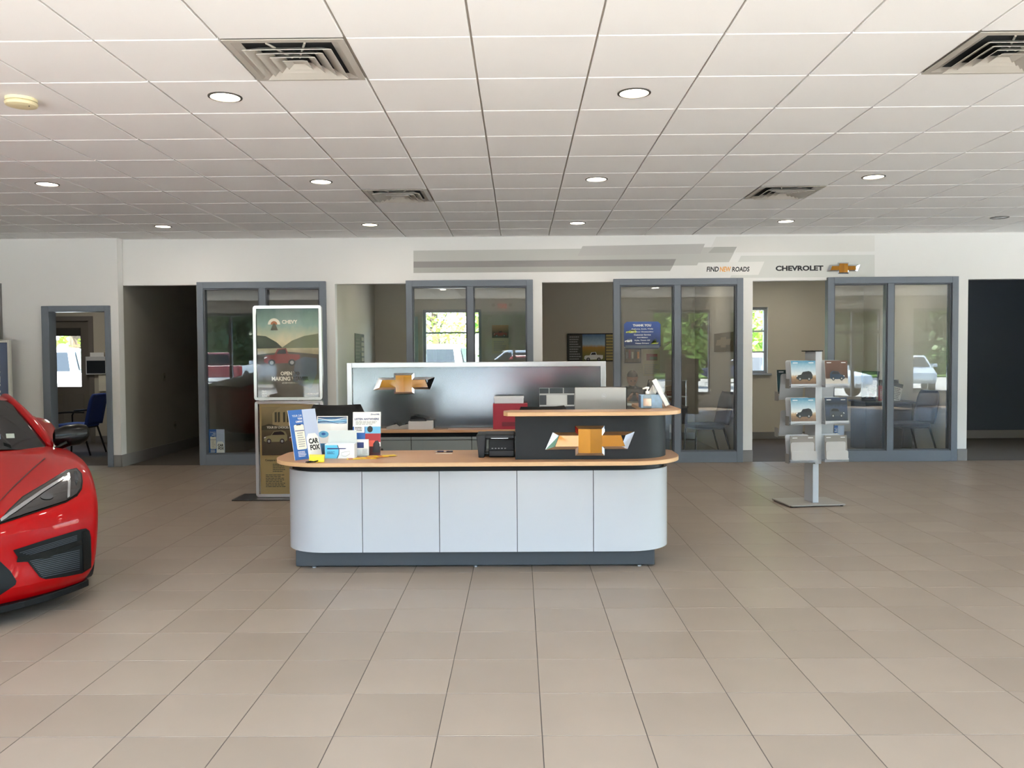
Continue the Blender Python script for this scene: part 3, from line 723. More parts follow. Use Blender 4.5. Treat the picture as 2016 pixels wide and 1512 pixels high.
# ------------------------------------------------------------------ reception desk
def stadium(x0, x1, y0, y1, r, n=8, back=.02):
    """plan outline with rounded front corners (and small back ones)"""
    out = []
    for cx, cy, a, rr in ((x1 - back, y1 - back, 0, back), (x0 + back, y1 - back, 90, back), (x0 + r, y0 + r, 180, r), (x1 - r, y0 + r, 270, r)):
        for k in range(n + 1):
            t = math.radians(a + 90 * k / n); out.append((cx + rr * math.cos(t), cy + rr * math.sin(t)))
    return out
DX0, DX1, DF, DB = -1.637, 1.043, 5.62, 6.18
rd = thing('reception_desk', 'long white fronted reception desk with rounded ends and maple tops', 'reception desk', ((DX0 + DX1) / 2, 5.9, 0))
bx('plinth', pm('plinth_dark', '#34383a', .4), rd, -1.552, .924, 5.70, 6.12, .012, .122, bevel=.004, local=False)
for x in (-1.43, -.31, .82): MB().lathe([(.015, 0), (.015, .006), (.008, .008), (.008, .014)], (x, 5.72, 0), 10).build('levelling_foot', SILV, rd, smooth=True, local=False)
seams = [(709 - 1022) / F * DF, (862 - 1022) / F * DF, (1016 - 1022) / F * DF, (1167 - 1022) / F * DF]
r = .30; n = 14
arcL = [(DX0 + r - r * math.cos(a), DF + r - r * math.sin(a)) for a in (math.pi / 2 * k / n for k in range(n + 1))]
arcR = [(DX1 - r + r * math.sin(a), DF + r - r * math.cos(a)) for a in (math.pi / 2 * k / n for k in range(n + 1))]
def panel(path, z0=.124, z1=.676, th=.02):
    q = []
    for i, p in enumerate(path):
        a, b = Vector(path[max(0, i - 1)] + (0,)), Vector(path[min(len(path) - 1, i + 1)] + (0,))
        d = (b - a).normalized(); q.append((p[0] - d.y * th, p[1] + d.x * th))
    m = MB(); N = len(path); V = [(x, y, z) for z in (z0, z1) for x, y in path] + [(x, y, z) for z in (z0, z1) for x, y in q]
    f = []
    for i in range(N - 1):
        f += [(i, i + 1, N + i + 1, N + i), (2 * N + i, 3 * N + i, 3 * N + i + 1, 2 * N + i + 1), (N + i, N + i + 1, 3 * N + i + 1, 3 * N + i), (i, 2 * N + i, 2 * N + i + 1, i + 1)]
    f += [(0, N, 3 * N, 2 * N), (N - 1, 3 * N - 1, 4 * N - 1, 2 * N - 1)]
    m.add(V, f); m.build('front_panel', PANEL, rd, smooth=True, local=False)
g = .0022
panel([(DX0, 6.12), (DX0, DF + r)] + arcL[1:] + [(seams[0] - g, DF)])
for k in range(3): panel([(seams[k] + g, DF), (seams[k + 1] - g, DF)])
panel([(seams[3] + g, DF)] + arcR + [(DX1, 6.12)])
MB().prism(stadium(DX0 + .03, DX1 - .03, DF + .025, 6.16, .28), 'z', .122, .724).build('carcass', CHAR, rd, smooth=True, local=False)
def worktop(name, pts, z0, z1):
    o = MB().prism(pts, 'z', z0, z1 - .0012).build(name, WOODE, rd, smooth=True, bevel=.003, local=False)
    MB().prism([((p[0]), p[1]) for p in pts], 'z', z1 - .0012, z1).build('laminate', WOOD, o, smooth=True, local=False)
worktop('lower_worktop', stadium(-1.712, 1.118, 5.49, 6.22, .40, 12, .12), .724, .753)
bxr = [(-.03, 6.1), (-.03, DF)] + [(DX1 - .30 + .29 * math.sin(a), DF + .30 - .30 * math.cos(a)) for a in (math.pi / 2 * k / n for k in range(n + 1))] + [(1.033, 6.40), (.90, 6.40), (.90, 5.80), (.86, 5.70), (.02, 5.70), (.02, 6.1)]
MB().prism(bxr, 'z', .753, 1.055).build('raised_screen', CHAR, rd, smooth=True, local=False)
ra = .28
top = [(-.107 + .05, 5.725), (-.107, 5.66), (-.107, 5.55), (-.08, 5.50), (-.03, 5.485)] + [(1.112 - ra + ra * math.sin(a), 5.485 + ra - ra * math.cos(a)) for a in (math.pi / 2 * k / n for k in range(n + 1))] + [(1.112, 6.44), (.868, 6.44), (.868, 5.725)]
worktop('raised_worktop', top, 1.055, 1.083)
p = P(1161, 867, DF); emblem('emblem', 'gold and chrome bow-tie badge on the dark screen', rd, (p.x, DF - .001, p.z), 176 / F * DF, .06)

# ------------------------------------------------------------------ back counter with silver backdrop
bc = thing('back_counter', 'low grey counter with maple top and tall silver backdrop panel', 'counter', (-.42, 8.0, 0))
for k in range(4):
    x0 = -1.62 + k * .58
    bx('drawer_front', GREY, bc, x0 + .003, x0 + .577, 7.955, 7.975, .1, .655, bevel=.002, local=False)
    bx('pull_rail', pm('rail_grey', '#8f9392', .4, .4), bc, x0 + .003, x0 + .577, 7.945, 7.975, .66, .685, bevel=.002, local=False)
bx('carcass', BLACK, bc, -1.62, .70, 7.975, 8.12, .0, .728, local=False)
bx('worktop', WOOD, bc, -1.66, .80, 7.91, 8.13, .73, .757, bevel=.003, local=False)
PX0, PX1, PY = -1.685, .845, 8.15
BACKP = pm('silver_backdrop', '#7c8388', .17, .75, noise=(2, .04))
bx('backdrop_panel', BACKP, bc, PX0 + .04, PX1 - .04, PY, PY + .03, .3, 1.36, local=False)
for a in ((PX0, PX0 + .05, .02, 1.40), (PX1 - .05, PX1, .02, 1.40), (PX0 + .05, PX1 - .05, 1.35, 1.40)): bx('backdrop_frame', SILV, bc, a[0], a[1], PY - .025, PY + .045, a[2], a[3], bevel=.003, local=False)
p = P(796, 755, PY); emblem('emblem', 'gold and chrome bow-tie badge on the silver backdrop', bc, (p.x, PY - .001, p.z), 122 / F * PY, .06)
# ------------------------------------------------------------------ printed matter
def car_print(parent, x0, z0, x1, z1, y, col, suv=True, flip=False):
    """small printed picture of a vehicle, three-quarter side, flat inks"""
    W, Hh = x1 - x0, z1 - z0
    def q(pts): return [((x0 + (1 - a if flip else a) * W), z0 + b * Hh) for a, b in pts]
    body = [(0, .18), (.02, .42), (.1, .55), (.3, .62), (.42, .92), (.78, 1.0), (.92, .9), (1, .6), (1, .25), (.9, .12), (.1, .1)] if suv else \
           [(0, .2), (.02, .5), (.08, .6), (.3, .62), (.38, .95), (.62, 1), (.68, .66), (1, .62), (1, .25), (.9, .14), (.1, .1)]
    plate(parent, q(body), y, col, 'vehicle_print')
    win = [(.35, .64), (.45, .88), (.72, .93), (.84, .85), (.9, .66)] if suv else [(.35, .66), (.42, .9), (.6, .94), (.63, .68)]
    plate(parent, q(win), y - .0006, INK, 'vehicle_window_print')
    for cx in (.22, .78):
        plate(parent, q([(cx + .1 * math.cos(a), .16 + .2 * math.sin(a)) for a in (k * math.pi / 6 for k in range(12))]), y - .0006, INK, 'wheel_print')
        plate(parent, q([(cx + .055 * math.cos(a), .16 + .11 * math.sin(a)) for a in (k * math.pi / 6 for k in range(12))]), y - .0012, GREYT, 'hub_print')
    plate(parent, q([(.01, .38), (.08, .44), (.1, .5), (.02, .48)]), y - .0006, WPAP, 'lamp_print')

# ------------------------------------------------------------------ poster stand
k8 = 8.55 / F
ps = thing('poster_stand', 'tall aluminium poster stand with two framed posters on a flat base', 'poster stand', (-2.376, 8.55, 0))
su = lambda u: (u / 3.288 + 380 - 566.3) * k8
sv = lambda v: 1.45 - (540 + v / 3.288 - 705.3) * k8
bx('base_plate', pm('base_steel', '#3a3836', .35, .6), ps, -.56, .40, -.14, .26, 0, .012, bevel=.003)
for x in (-.30, .30): bx('post', ALU, ps, x - .02, x + .02, .035, .07, .012, 1.9, bevel=.004)
def frame_on(x0, x1, z0, z1, r, wd, nm):
    A = rrect(x0, z0, x1, z1, r, 6); B = rrect(x0 + wd, z0 + wd, x1 - wd, z1 - wd, .004, 6); n = len(A)
    m = MB(); m.add([(a, -.004, b) for a, b in A] + [(a, -.014, b) for a, b in [(p[0] * .985 + q[0] * .015, p[1] * .985 + q[1] * .015) for p, q in zip(A, B)]] + [(a, -.012, b) for a, b in B] + [(a, .002, b) for a, b in B] + [(a, .03, b) for a, b in A],
        [(i + r_ * n, (i + 1) % n + r_ * n, (i + 1) % n + (r_ + 1) * n, i + (r_ + 1) * n) for r_ in range(3) for i in range(n)] + [(i, (i + 1) % n, (i + 1) % n + 4 * n, i + 4 * n) for i in range(n)])
    return m.build(nm, ALU, ps, smooth=True)
f1 = frame_on(su(390), su(835), sv(816), sv(203), .03, .03, 'upper_frame')
f2 = frame_on(su(393), su(838), sv(1447), sv(820), .03, .03, 'lower_frame')
ux0, ux1, uz0, uz1 = su(413), su(812), sv(800), sv(218)
P1 = plate(ps, rect(ux0, uz0, ux1, uz1), .004, grad('poster_scene', [(0, '#4a3f2c'), (.35, '#6d6346'), (.52, '#a59a78'), (.62, '#cfc49a'), (.8, '#7f9a8c'), (1, '#4f6a63')], .3), 'poster', .004)
P1['label'] = 'landscape poster with a red truck'
y = -.0008
HILL = pm('print_hill', '#3f4434', .45); HILL2 = pm('print_hill_far', '#6f7657', .45); ROADP = pm('print_road', '#4c4535', .45); TRK = pm('print_red', '#7d2a20', .4); PALE = pm('print_pale', '#e8e3d0', .5)
def U(pts): return [(su(a), sv(b)) for a, b in pts]
plate(P1, U([(413, 480), (413, 395), (470, 400), (540, 440), (580, 478)]), y, HILL, 'hill_print')
plate(P1, U([(570, 478), (640, 430), (720, 400), (812, 385), (812, 478)]), y - .0004, HILL2, 'hill_print')
plate(P1, U([(413, 800), (413, 520), (600, 500), (812, 520), (812, 800)]), y, ROADP, 'road_print')
car_print(P1, su(455), sv(590), su(690), sv(478), y - .001, TRK, False)
plate(P1, U([(640, 690), (660, 560), (720, 535), (800, 545), (800, 640), (760, 740), (690, 720)]), y - .0012, pm('print_bluegrey', '#4a545e', .4), 'blue_shape_print')
plate(P1, U([(525 + 40 * math.cos(a), 325 - 40 * math.sin(a)) for a in (math.pi * k / 14 for k in range(15))]), y, PALE, 'logo_print')
plate(P1, U([(525 + 22 * math.cos(a), 325 - 22 * math.sin(a)) for a in (math.pi * k / 10 for k in range(11))]), y - .0008, pm('print_orange', '#a8622e', .45), 'logo_sun_print')
plate(P1, U([(502, 362), (520, 318), (532, 318), (550, 362)]), y - .0012, ROADP, 'logo_road_print')
text(P1, 'CHEVY', su(577), sv(321), su(677), sv(296), y - .001, PALE, bold=.03)
text(P1, 'OPEN TO', su(563), sv(655), su(687), sv(630), y - .002, PALE, bold=.04)
text(P1, 'MAKING WAVES.', su(505), sv(690), su(746), sv(663), y - .002, PALE, bold=.04)
text(P1, '#CHEVYOPENROAD', su(572), sv(710), su(684), sv(699), y - .002, PALE)
for k, s in enumerate(('FIND', 'NEW', 'ROADS')): text(P1, s, su(440), sv(764 + k * 15), su(440 + (32, 30, 48)[k]), sv(752 + k * 15), y - .002, PALE, bold=.02)
text(P1, 'CHEVROLET', su(718), sv(782), su(808), sv(770), y - .002, PALE, bold=.02)
bx('clear_cover', glass('poster_film', (.97, .97, .97), .025, .03), ps, ux0, ux1, -.006, -.005, uz0, uz1)
lx0, lx1, lz0, lz1 = su(421), su(812), sv(1430), sv(838)
P2 = plate(ps, rect(lx0, lz0, lx1, lz1), .004, pm('poster_tan', '#a8935f', .5, noise=(4, .06)), 'poster', .004); P2['label'] = 'tan poster comparing electric cars'
plate(P2, U([(433, 1175), (433, 858), (800, 858), (800, 1175)]), y, grad('poster_street', [(0, '#3f3a2b'), (.35, '#4a4534'), (.6, '#6e6549'), (1, '#97895f')], .4), 'street_print')
plate(P2, U([(505, 1005), (505, 900), (525, 880), (560, 858), (800, 858), (800, 1005)]), y - .001, pm('print_building', '#a3946b', .45), 'building_print')
for a in (520, 540, 575, 600, 640, 670): plate(P2, U([(a, 960), (a, 895), (a + 14, 892), (a + 14, 958)]), y - .0018, HILL, 'window_print')
plate(P2, U([(433, 1010), (433, 985), (480, 970), (560, 985), (800, 975), (800, 1010)]), y - .0018, HILL, 'hedge_print')
car_print(P2, su(447), sv(1096), su(600), sv(1012), y - .0025, pm('print_olive', '#8f8a63', .4))
car_print(P2, su(612), sv(1096), su(770), sv(1012), y - .0025, pm('print_redbrown', '#7c4631', .4))
text(P2, 'YOUR EV CHOICES.', su(467), sv(1000), su(612), sv(985), y - .004, PALE, bold=.03)
text(P2, 'Compare the', su(453), sv(1217), su(545), sv(1200), y, INK, bold=.03)
lines(P2, su(502), sv(1285), su(590), sv(1228), 5, y, HILL); lines(P2, su(455), sv(1385), su(585), sv(1298), 8, y, HILL)
bx('clear_cover', MATS['poster_film'], ps, lx0, lx1, -.006, -.005, lz0, lz1)

# ------------------------------------------------------------------ brochure rack
rk = thing('brochure_rack', 'grey steel literature rack on a flat square foot', 'brochure rack', (2.82, 8.1, 0), math.radians(7))
RACK = pm('rack_paint', '#b4b7bb', .4, .2); RACKD = pm('rack_dark_grey', '#7d7b77', .5)  # second tone is a darker grey for the pocket brackets
MB().prism(rrect(-.29, -.20, .27, .22, .02, 4), 'z', .012, .022).build('foot_plate', pm('rack_foot', '#9b948c', .4, .3), rk)
for a, b in ((-.26, -.17), (.24, -.17), (-.26, .19), (.24, .19)): MB().lathe([(.015, 0), (.018, .012)], (a, b, 0), 10).build('glide', BLACK, rk)
bx('post', RACK, rk, -.012, .048, -.09, .09, .022, .40, bevel=.003)
bx('post', RACK, rk, .0, .065, -.11, .11, .40, 1.48, bevel=.004)
bx('cap', BLACK, rk, -.03, .07, -.12, .12, 1.48, 1.488)
bro = []
for side, (xa, xb) in enumerate(((-.275, -.005), (.07, .31))):
    for tier, zl in enumerate((1.15, .795, .435)):
        for face in (1, -1):          # front pockets, then the lower back ones
            yy = -.14 * face; z = zl - (0 if face == 1 else .13)
            if face == -1 and tier == 2: continue
            bx('ledge', RACK, rk, xa, xb, min(yy - .03 * face, yy + .05 * face), max(yy - .03 * face, yy + .05 * face), z - .012, z + .006, bevel=.002)
            bx('lip', RACK, rk, xa, xb, min(yy - .03 * face, yy - .024 * face), max(yy - .03 * face, yy - .024 * face), z - .012, z + .022, bevel=.001)
            A = rrect(xa + .0, z, xb - .03, z + .245, .02, 4)
            m = MB(); m.prism(A, 'y', -.002, .002)
            m.v = [Vector((v.x, v.y + yy * .62 + face * (v.z - z) * .16, v.z)) for v in m.v]
            m.build('back_plate', RACK, rk)
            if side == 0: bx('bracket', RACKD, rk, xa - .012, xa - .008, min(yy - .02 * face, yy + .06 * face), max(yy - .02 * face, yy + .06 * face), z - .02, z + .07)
            bro.append((xa, xb, z, yy, face, side, tier))
DES = grad('print_desert', [(0, '#5b4334'), (.28, '#8b6d50'), (.36, '#b59a78'), (.44, '#cfd6d8'), (.7, '#9fbccb'), (1, '#3f86a8')], .3, .3)
BRN = grad('print_brown', [(0, '#c9c4bd'), (.24, '#b8b2a9'), (.3, '#4a2f22'), (1, '#5a3826')], .3, .3)
GAR = grad('print_garage', [(0, '#171c26'), (.3, '#2b3447'), (.6, '#39435a'), (.75, '#141a26'), (1, '#1d2c4c')], .3, .3)
ROK = grad('print_rock', [(0, '#6b625e'), (.5, '#8d847d'), (1, '#7c746e')], .3, .3)
CAV = grad('print_cave', [(0, '#1b2a2c'), (.5, '#38545a'), (1, '#203034')], .3, .3)
def brochure(loc, rz, tilt, w_, h_, bgm, carm, label, group, flip=False, cropped=False, mw=None):
    mw = mw or Matrix.Translation(loc) @ Matrix.Rotation(rz, 4, 'Z') @ Matrix.Rotation(-tilt, 4, 'X')
    t = thing('brochure', label, 'brochure', group=group, mw=mw)
    bx('pages', WPAP, t, -w_ / 2, w_ / 2, .001, .007, 0, h_)
    cv = plate(t, rect(-w_ / 2, 0, w_ / 2, h_), .001, bgm, 'cover')
    car_print(cv, -w_ * .3, h_ * .2, w_ * .36, h_ * (.58 if not cropped else .7), -.0002, carm, True, flip)
    for a in (-.42, .22): plate(cv, rect(w_ * a, h_ * .9, w_ * (a + .2), h_ * .925), -.0002, WPAP, 'title_print')
    return t
DK = pm('print_black_car', '#1e2226', .3); DKB = pm('print_blue_car', '#1c2f44', .3); CHARC = pm('print_grey_car', '#3a4048', .3)
names = {(0, 0, 1): (DES, DK, 'desert cover brochure in the top left pocket of the rack', False), (1, 0, 1): (BRN, DKB, 'brown cover brochure with a blue car, top right pocket of the rack', True),
         (0, 1, 1): (DES, DK, 'desert cover brochure in the middle left pocket of the rack', False), (1, 1, 1): (GAR, CHARC, 'dark cover brochure in the middle right pocket of the rack', True),
         (0, 2, 1): (ROK, DK, 'grey rock brochure peeking from the bottom left pocket of the rack', True), (1, 2, 1): (ROK, DK, 'grey rock brochure peeking from the bottom right pocket of the rack', True),
         (0, 0, -1): (CAV, CHARC, 'dark green brochure behind the top left pocket of the rack', True), (1, 0, -1): (GAR, CHARC, 'dark blue brochure behind the top right pocket of the rack', True)}
RM = wm(rk)
for xa, xb, z, yy, face, side, tier in bro:
    key = (side, tier, face)
    if key not in names: continue
    bgm, cm, lb, fl_ = names[key]
    cx = (xa + xb) / 2 - .0
    lean = 0.10
    lift = .008
    l = Vector((cx, -.163, z + lift)) if face == 1 else Vector((cx - .02, .10, z + lift + .04))
    brochure(None, 0, 0, .245 if side == 0 else .225, .235, bgm, cm, lb, 'brochures on the rack', fl_, mw=RM @ Matrix.Translation(l) @ Matrix.Rotation(-lean, 4, 'X'))
for side, (xa, xb) in enumerate(((-.275, -.005), (.07, .31))):      # empty grey card pockets of the bottom tier
    for k, (h, dy) in enumerate(((.17, -.182), (.085, -.196))):
        MB().prism(rrect(xa - .0, .45, xb - .02 + (.0 if k else -.02), .45 + h, .018, 4), 'y', dy, dy + .004).build('pocket_front', pm('pocket_grey', '#b5b2b0', .5), rk)

# ------------------------------------------------------------------ things on the reception desk
ZD = .753
def board_mw(A, e, tilt):
    return Matrix.Translation(Vector((A[0], A[1], ZD + .001))) @ Matrix.Rotation(math.atan2(e[1], e[0]), 4, 'Z') @ Matrix.Rotation(-tilt, 4, 'X')
def fox_card(name, label, mw, W, Hh, easel=True, cat='counter card'):
    t = thing(name, label, cat, mw=mw)
    bx('card', WPAP, t, 0, W, 0, .004, 0, Hh)
    plate(t, rect(0, 0, W, Hh), 0, MIDB, 'blue_print')
    plate(t, rect(W * .5, 0, W, Hh), -.0008, pm('print_periwinkle', '#b9c4dc', .5), 'pale_print')
    plate(t, [(W * .5, 0), (W * .98, 0), (W * .96, Hh * .42), (W * .86, Hh * .5), (W * .6, Hh * .5), (W * .52, Hh * .42)], -.0016, WPAP, 'shirt_print')
    text(t, 'CAR', W * .58, Hh * .29, W * .94, Hh * .40, -.0026, INK, bold=.05)
    text(t, 'FOX', W * .60, Hh * .16, W * .96, Hh * .27, -.0026, INK, bold=.05)
    text(t, 'YOUR CAR', W * .12, Hh * .86, W * .47, Hh * .90, -.0018, WPAP)
    text(t, 'YOUR', W * .3, Hh * .80, W * .47, Hh * .84, -.0018, WPAP, bold=.04)
    text(t, 'CARFAX', W * .22, Hh * .74, W * .47, Hh * .78, -.0018, WPAP, bold=.04)
    plate(t, rrect(W * .13, Hh * .2, W * .48, Hh * .70, .01), -.0018, CREAM, 'phone_print')
    plate(t, rect(W * .14, Hh * .57, W * .47, Hh * .585), -.0026, NAVY, 'phone_bar_print')
    plate(t, rect(W * .22, Hh * .685, W * .38, Hh * .70), -.0026, INK, 'phone_notch_print')
    lines(t, W * .2, Hh * .24, W * .45, Hh * .55, 7, -.0026, GREYT)
    lines(t, W * .14, Hh * .05, W * .46, Hh * .17, 4, -.0018, WPAP)
    if easel: MB().tube([(W * .5, .004, Hh * .6), (W * .5, .10, .02)], .004, 6).build('easel_strut', WPAP, t)
    return t
fox_card('counter_card', 'blue vehicle history counter card at the left end of the desk', board_mw((-1.528, 5.635), (.555, .832), .2), .245, .345)
def upright(name, label, px0, px1, ybase, ytop, Y, tilt=.12, cat='leaflet'):
    a, b = P(px0, ybase, Y), P(px1, ybase, Y); zt = P((px0 + px1) / 2, ytop, Y).z
    mw = Matrix.Translation(Vector((a.x, Y, ZD + .001))) @ Matrix.Rotation(-tilt, 4, 'X')
    return thing(name, label, cat, mw=mw), b.x - a.x, (zt - ZD) / math.cos(tilt)
t, W, Hh = upright('leaflet', 'blue and white care product leaflet beside the vehicle history card', 623, 684, 893, 820, 6.0)
bx('card', WPAP, t, 0, W, 0, .003, 0, Hh)
plate(t, rect(W * .03, Hh * .8, W * .97, Hh * .98), 0, grad('print_waves', [(0, '#bfd9ea'), (.3, '#2d6fa3'), (.5, '#a9cfe6'), (.75, '#1d4f80'), (1, '#17304f')], .3), 'wave_print')
for k in range(3): plate(t, [(W * (.03 + i * .94 / 12), Hh * (.82 + .045 * k + .03 * math.sin(i * .5 + k))) for i in range(13)] + [(W * (.97 - i * .94 / 12), Hh * (.835 + .045 * k + .03 * math.sin((12 - i) * .5 + k))) for i in range(13)], -.0008, (NAVY, SKYB, WPAP)[k], 'wave_line_print')
plate(t, rect(W * .03, 0, W * .97, Hh * .28), 0, grad('print_deep', [(0, '#10263a'), (1, '#3b7ba8')], .3), 'water_print')
plate(t, rrect(W * .45, Hh * .42, W * .95, Hh * .8, .01), -.0008, pm('print_offwhite', '#f2f1ee', .5), 'carton_print')
lines(t, W * .56, Hh * .5, W * .9, Hh * .56, 2, -.0016, GREYT)
plate(t, [(W * .22 + W * .17 * math.cos(a), Hh * .52 + Hh * .09 * math.sin(a)) for a in (k * math.pi / 8 for k in range(16))], -.0008, SKYB, 'swirl_print')
plate(t, [(W * .22 + W * .07 * math.cos(a), Hh * .53 + Hh * .035 * math.sin(a)) for a in (k * math.pi / 6 for k in range(12))], -.0016, MIDB, 'swirl_print')
MB().tube([(W * .5, .003, Hh * .6), (W * .5, .09, .03)], .004, 6).build('easel_strut', WPAP, t)

t, W, Hh = upright('leaflet', 'white radio leaflet with red lower half, right of the mask box', 694, 749, 896, 812, 5.92)
bx('card', WPAP, t, 0, W, 0, .003, 0, Hh)
plate(t, rect(W * .45, Hh * .5, W, Hh * .66), 0, SKYB, 'blue_print'); plate(t, rect(0, Hh * .1, W * .45, Hh * .66), 0, MIDB, 'blue_print')
plate(t, rect(W * .45, Hh * .3, W, Hh * .5), 0, REDI, 'red_print'); plate(t, rect(W * .45, Hh * .2, W * .8, Hh * .34), -.0006, pm('print_coral', '#e0604c', .5), 'coral_print')
plate(t, rect(W * .45, 0, W, Hh * .2), 0, pm('print_maroon', '#4a1016', .5), 'maroon_print')
plate(t, [(W * .62 + W * .1 * math.cos(a), Hh * .6 + Hh * .075 * math.sin(a)) for a in (k * math.pi / 7 for k in range(14))], -.0012, INK, 'singer_print')
plate(t, [(W * .72, Hh * .06), (W * .74, Hh * .26), (W * .8, Hh * .32), (W * .9, Hh * .34), (W * .97, Hh * .26), (W * .98, Hh * .06)], -.0012, INK, 'singer_print')
plate(t, rrect(W * .05, Hh * .52, W * .42, Hh * .68, .003), -.0012, WPAP, 'leaflet_print')
text(t, 'LISTEN ANYWHERE', W * .06, Hh * .81, W * .94, Hh * .86, -.001, NAVY, bold=.03)
text(t, '(SiriusXM)', W * .64, Hh * .92, W * .95, Hh * .96, -.001, NAVY, bold=.03)
lines(t, W * .1, Hh * .7, W * .9, Hh * .79, 3, -.001, GREYT); lines(t, W * .08, Hh * .55, W * .4, Hh * .66, 3, -.002, INK)
MB().tube([(W * .5, .003, Hh * .6), (W * .5, .09, .03)], .004, 6).build('easel_strut', WPAP, t)
a = P(698, 898, 5.82); t = thing('card_holder', 'small clear holder with leaflets in front of the radio leaflet', 'leaflet holder', (a.x, 5.84, ZD))
for q in ((0, .1, 0, .002, 0, .05), (0, .1, .03, .032, .002, .09), (0, .1, .002, .03, 0, .002)): bx('acrylic_wall', ACRYL, t, *q)
bx('leaflet_stack', WPAP, t, .006, .094, .012, .026, .003, .12); plate(t, rect(.01, .06, .06, .10), .012, NAVY, 'blue_print'); lines(t, .05, .02, .09, .055, 4, .012, GREYT)

t = thing('mask_box', 'blue and white carton of face masks with its flap up', 'carton', (P(640, 905, 5.74).x, 5.74, ZD))
W, Hh, D = .203, .10, .10
m = MB(); m.add([(0, 0, 0), (W, 0, 0), (W, D, 0), (0, D, 0), (0, 0, Hh), (W, 0, Hh), (W, D, Hh), (0, D, Hh)], [(0, 3, 2, 1), (0, 1, 5, 4), (1, 2, 6, 5), (2, 3, 7, 6), (3, 0, 4, 7)]); m.build('carton', pm('carton_white', '#e9edef', .5), t, solid=.0015)
m = MB(); m.add([(0, D, Hh), (W, D, Hh), (W * .97, D + .02, Hh + .085), (W * .03, D + .02, Hh + .085)], [(0, 1, 2, 3)]); m.build('flap', pm('carton_inside', '#cfd5d2', .6), t, solid=.0015)
plate(t, [(.001, .001), (W * .4, .001), (W * .46, Hh * .3), (W * .47, Hh * .6), (W * .42, Hh * .93), (.001, Hh * .93)], -.001, pm('print_cyan', '#59c0e4', .45), 'blue_print')
plate(t, [(W * .4, .001), (W * .43, .001), (W * .49, Hh * .3), (W * .5, Hh * .6), (W * .45, Hh * .93), (W * .42, Hh * .93), (W * .47, Hh * .6), (W * .46, Hh * .3)], -.0018, pm('print_slate', '#4c5a70', .45), 'curve_print')
plate(t, [(W * .08, Hh * .64), (W * .7, Hh * .66), (W * .74, Hh * .72), (W * .08, Hh * .74)], -.0026, NAVY, 'banner_print')
m = MB(); m.tube([(W * .58, -.002, Hh * .2), (W * .56, -.002, Hh * .4), (W * .68, -.002, Hh * .46), (W * .85, -.002, Hh * .5), (W * .84, -.002, Hh * .3), (W * .7, -.002, Hh * .14), (W * .58, -.002, Hh * .2)], .0012, 5); m.build('mask_print', GREYT, t)
lines(t, W * .08, Hh * .3, W * .36, Hh * .5, 3, -.002, NAVY)

t = thing('key_tag_box', 'small crumpled bright yellow box at the foot of the blue card', 'box', (P(622, 905, 5.55).x, 5.56, ZD), .25)
m = MB(); m.add([(-.05, -.03, 0), (.05, -.035, 0), (.055, .03, 0), (-.045, .035, 0), (-.045, -.028, .038), (.045, -.03, .03), (.056, .028, .045), (-.045, .03, .05)], [(0, 3, 2, 1), (4, 5, 6, 7), (0, 1, 5, 4), (1, 2, 6, 5), (2, 3, 7, 6), (3, 0, 4, 7)])
m.build('wrapper', pm('yellow_wrap', '#f2dc1c', .4), t, bevel=.004)
MB().tube([(-.07, -.045, .006), (-.04, -.05, .012), (-.01, -.045, .006), (.01, -.05, .013), (-.02, -.055, .008), (-.06, -.05, .004)], .004, 6).build('black_cord', BLACK, t, smooth=True)
for k, (px, py, rz, mt, lb) in enumerate(((712, 903, .25, YEL, 'yellow leaflet lying lowest on the desk by the mask box'), (735, 901, .55, pm('paper_orange', '#dd8a2a', .5), 'orange striped leaflet lying across the yellow one'), (752, 899, .4, YEL, 'yellow leaflet tip lying on top, nearest the pens'))):
    q = PZ(px, py, ZD); t = thing('flat_leaflet', lb, 'leaflet', (q.x, q.y, ZD + .0006 + k * .0022), rz, group='loose leaflets on the desk')
    bx('sheet', mt, t, -.1, .1, -.04, .04, 0, .0012)
    for s in range(3): bx('stripe', (pm('paper_red', '#b5521e', .5), YEL, ORG)[(s + k) % 3], t, -.09 + s * .06, -.06 + s * .06, -.036, .036, .0012, .0016)
q = PZ(874, 893, ZD); t = thing('note_card', 'small cream card under the two pens', 'card', (q.x, q.y, ZD + .0005)); bx('sheet', CREAM, t, -.06, .06, -.012, .012, 0, .001)
for k, (px, lb, rz) in enumerate(((866, 'dark pen lying left on the cream card', .12), (884, 'dark pen lying right on the cream card', .2))):
    q = PZ(px, 891, ZD); t = thing('pen', lb, 'pen', (q.x, q.y, ZD + .0075), rz, group='pens on the desk')
    MB().tube([(-.02, 0, 0), (.028, 0, 0)], .0055, 8).build('barrel', pm('pen_navy', '#1b1c38', .3), t, smooth=True)
    MB().tube([(-.038, 0, 0), (-.02, 0, 0)], [.0015, .005], 8).build('tip', SILV, t, smooth=True)
    bx('clip', SILV, t, .0, .028, -.001, .001, .005, .0075)

t = thing('desk_printer', 'black desktop printer tucked against the raised screen', 'printer', (-.16, 5.9, ZD))
bx('body', BLACK, t, -.055, .125, -.15, .16, 0, .125, bevel=.008); bx('lid', SATIN, t, -.09, .125, -.12, .17, .125, .155, bevel=.006)
m = MB(); m.prism([(-.125, .0), (-.085, .0), (-.075, .155), (-.14, .155)], 'y', -.16, .14); m.build('side_cheek', SATIN, t, bevel=.004)
bx('paper_tray', SATIN, t, -.05, .12, -.175, -.15, .01, .05, bevel=.003); bx('feed_slot', SILV, t, -.04, .08, -.124, -.12, .128, .131)
bx('output_shelf', SATIN, t, -.09, -.055, -.12, .14, .02, .03)
for k in range(5): bx('button', GREYT, t, -.035 + k * .022, -.023 + k * .022, -.153, -.15, .06, .066)

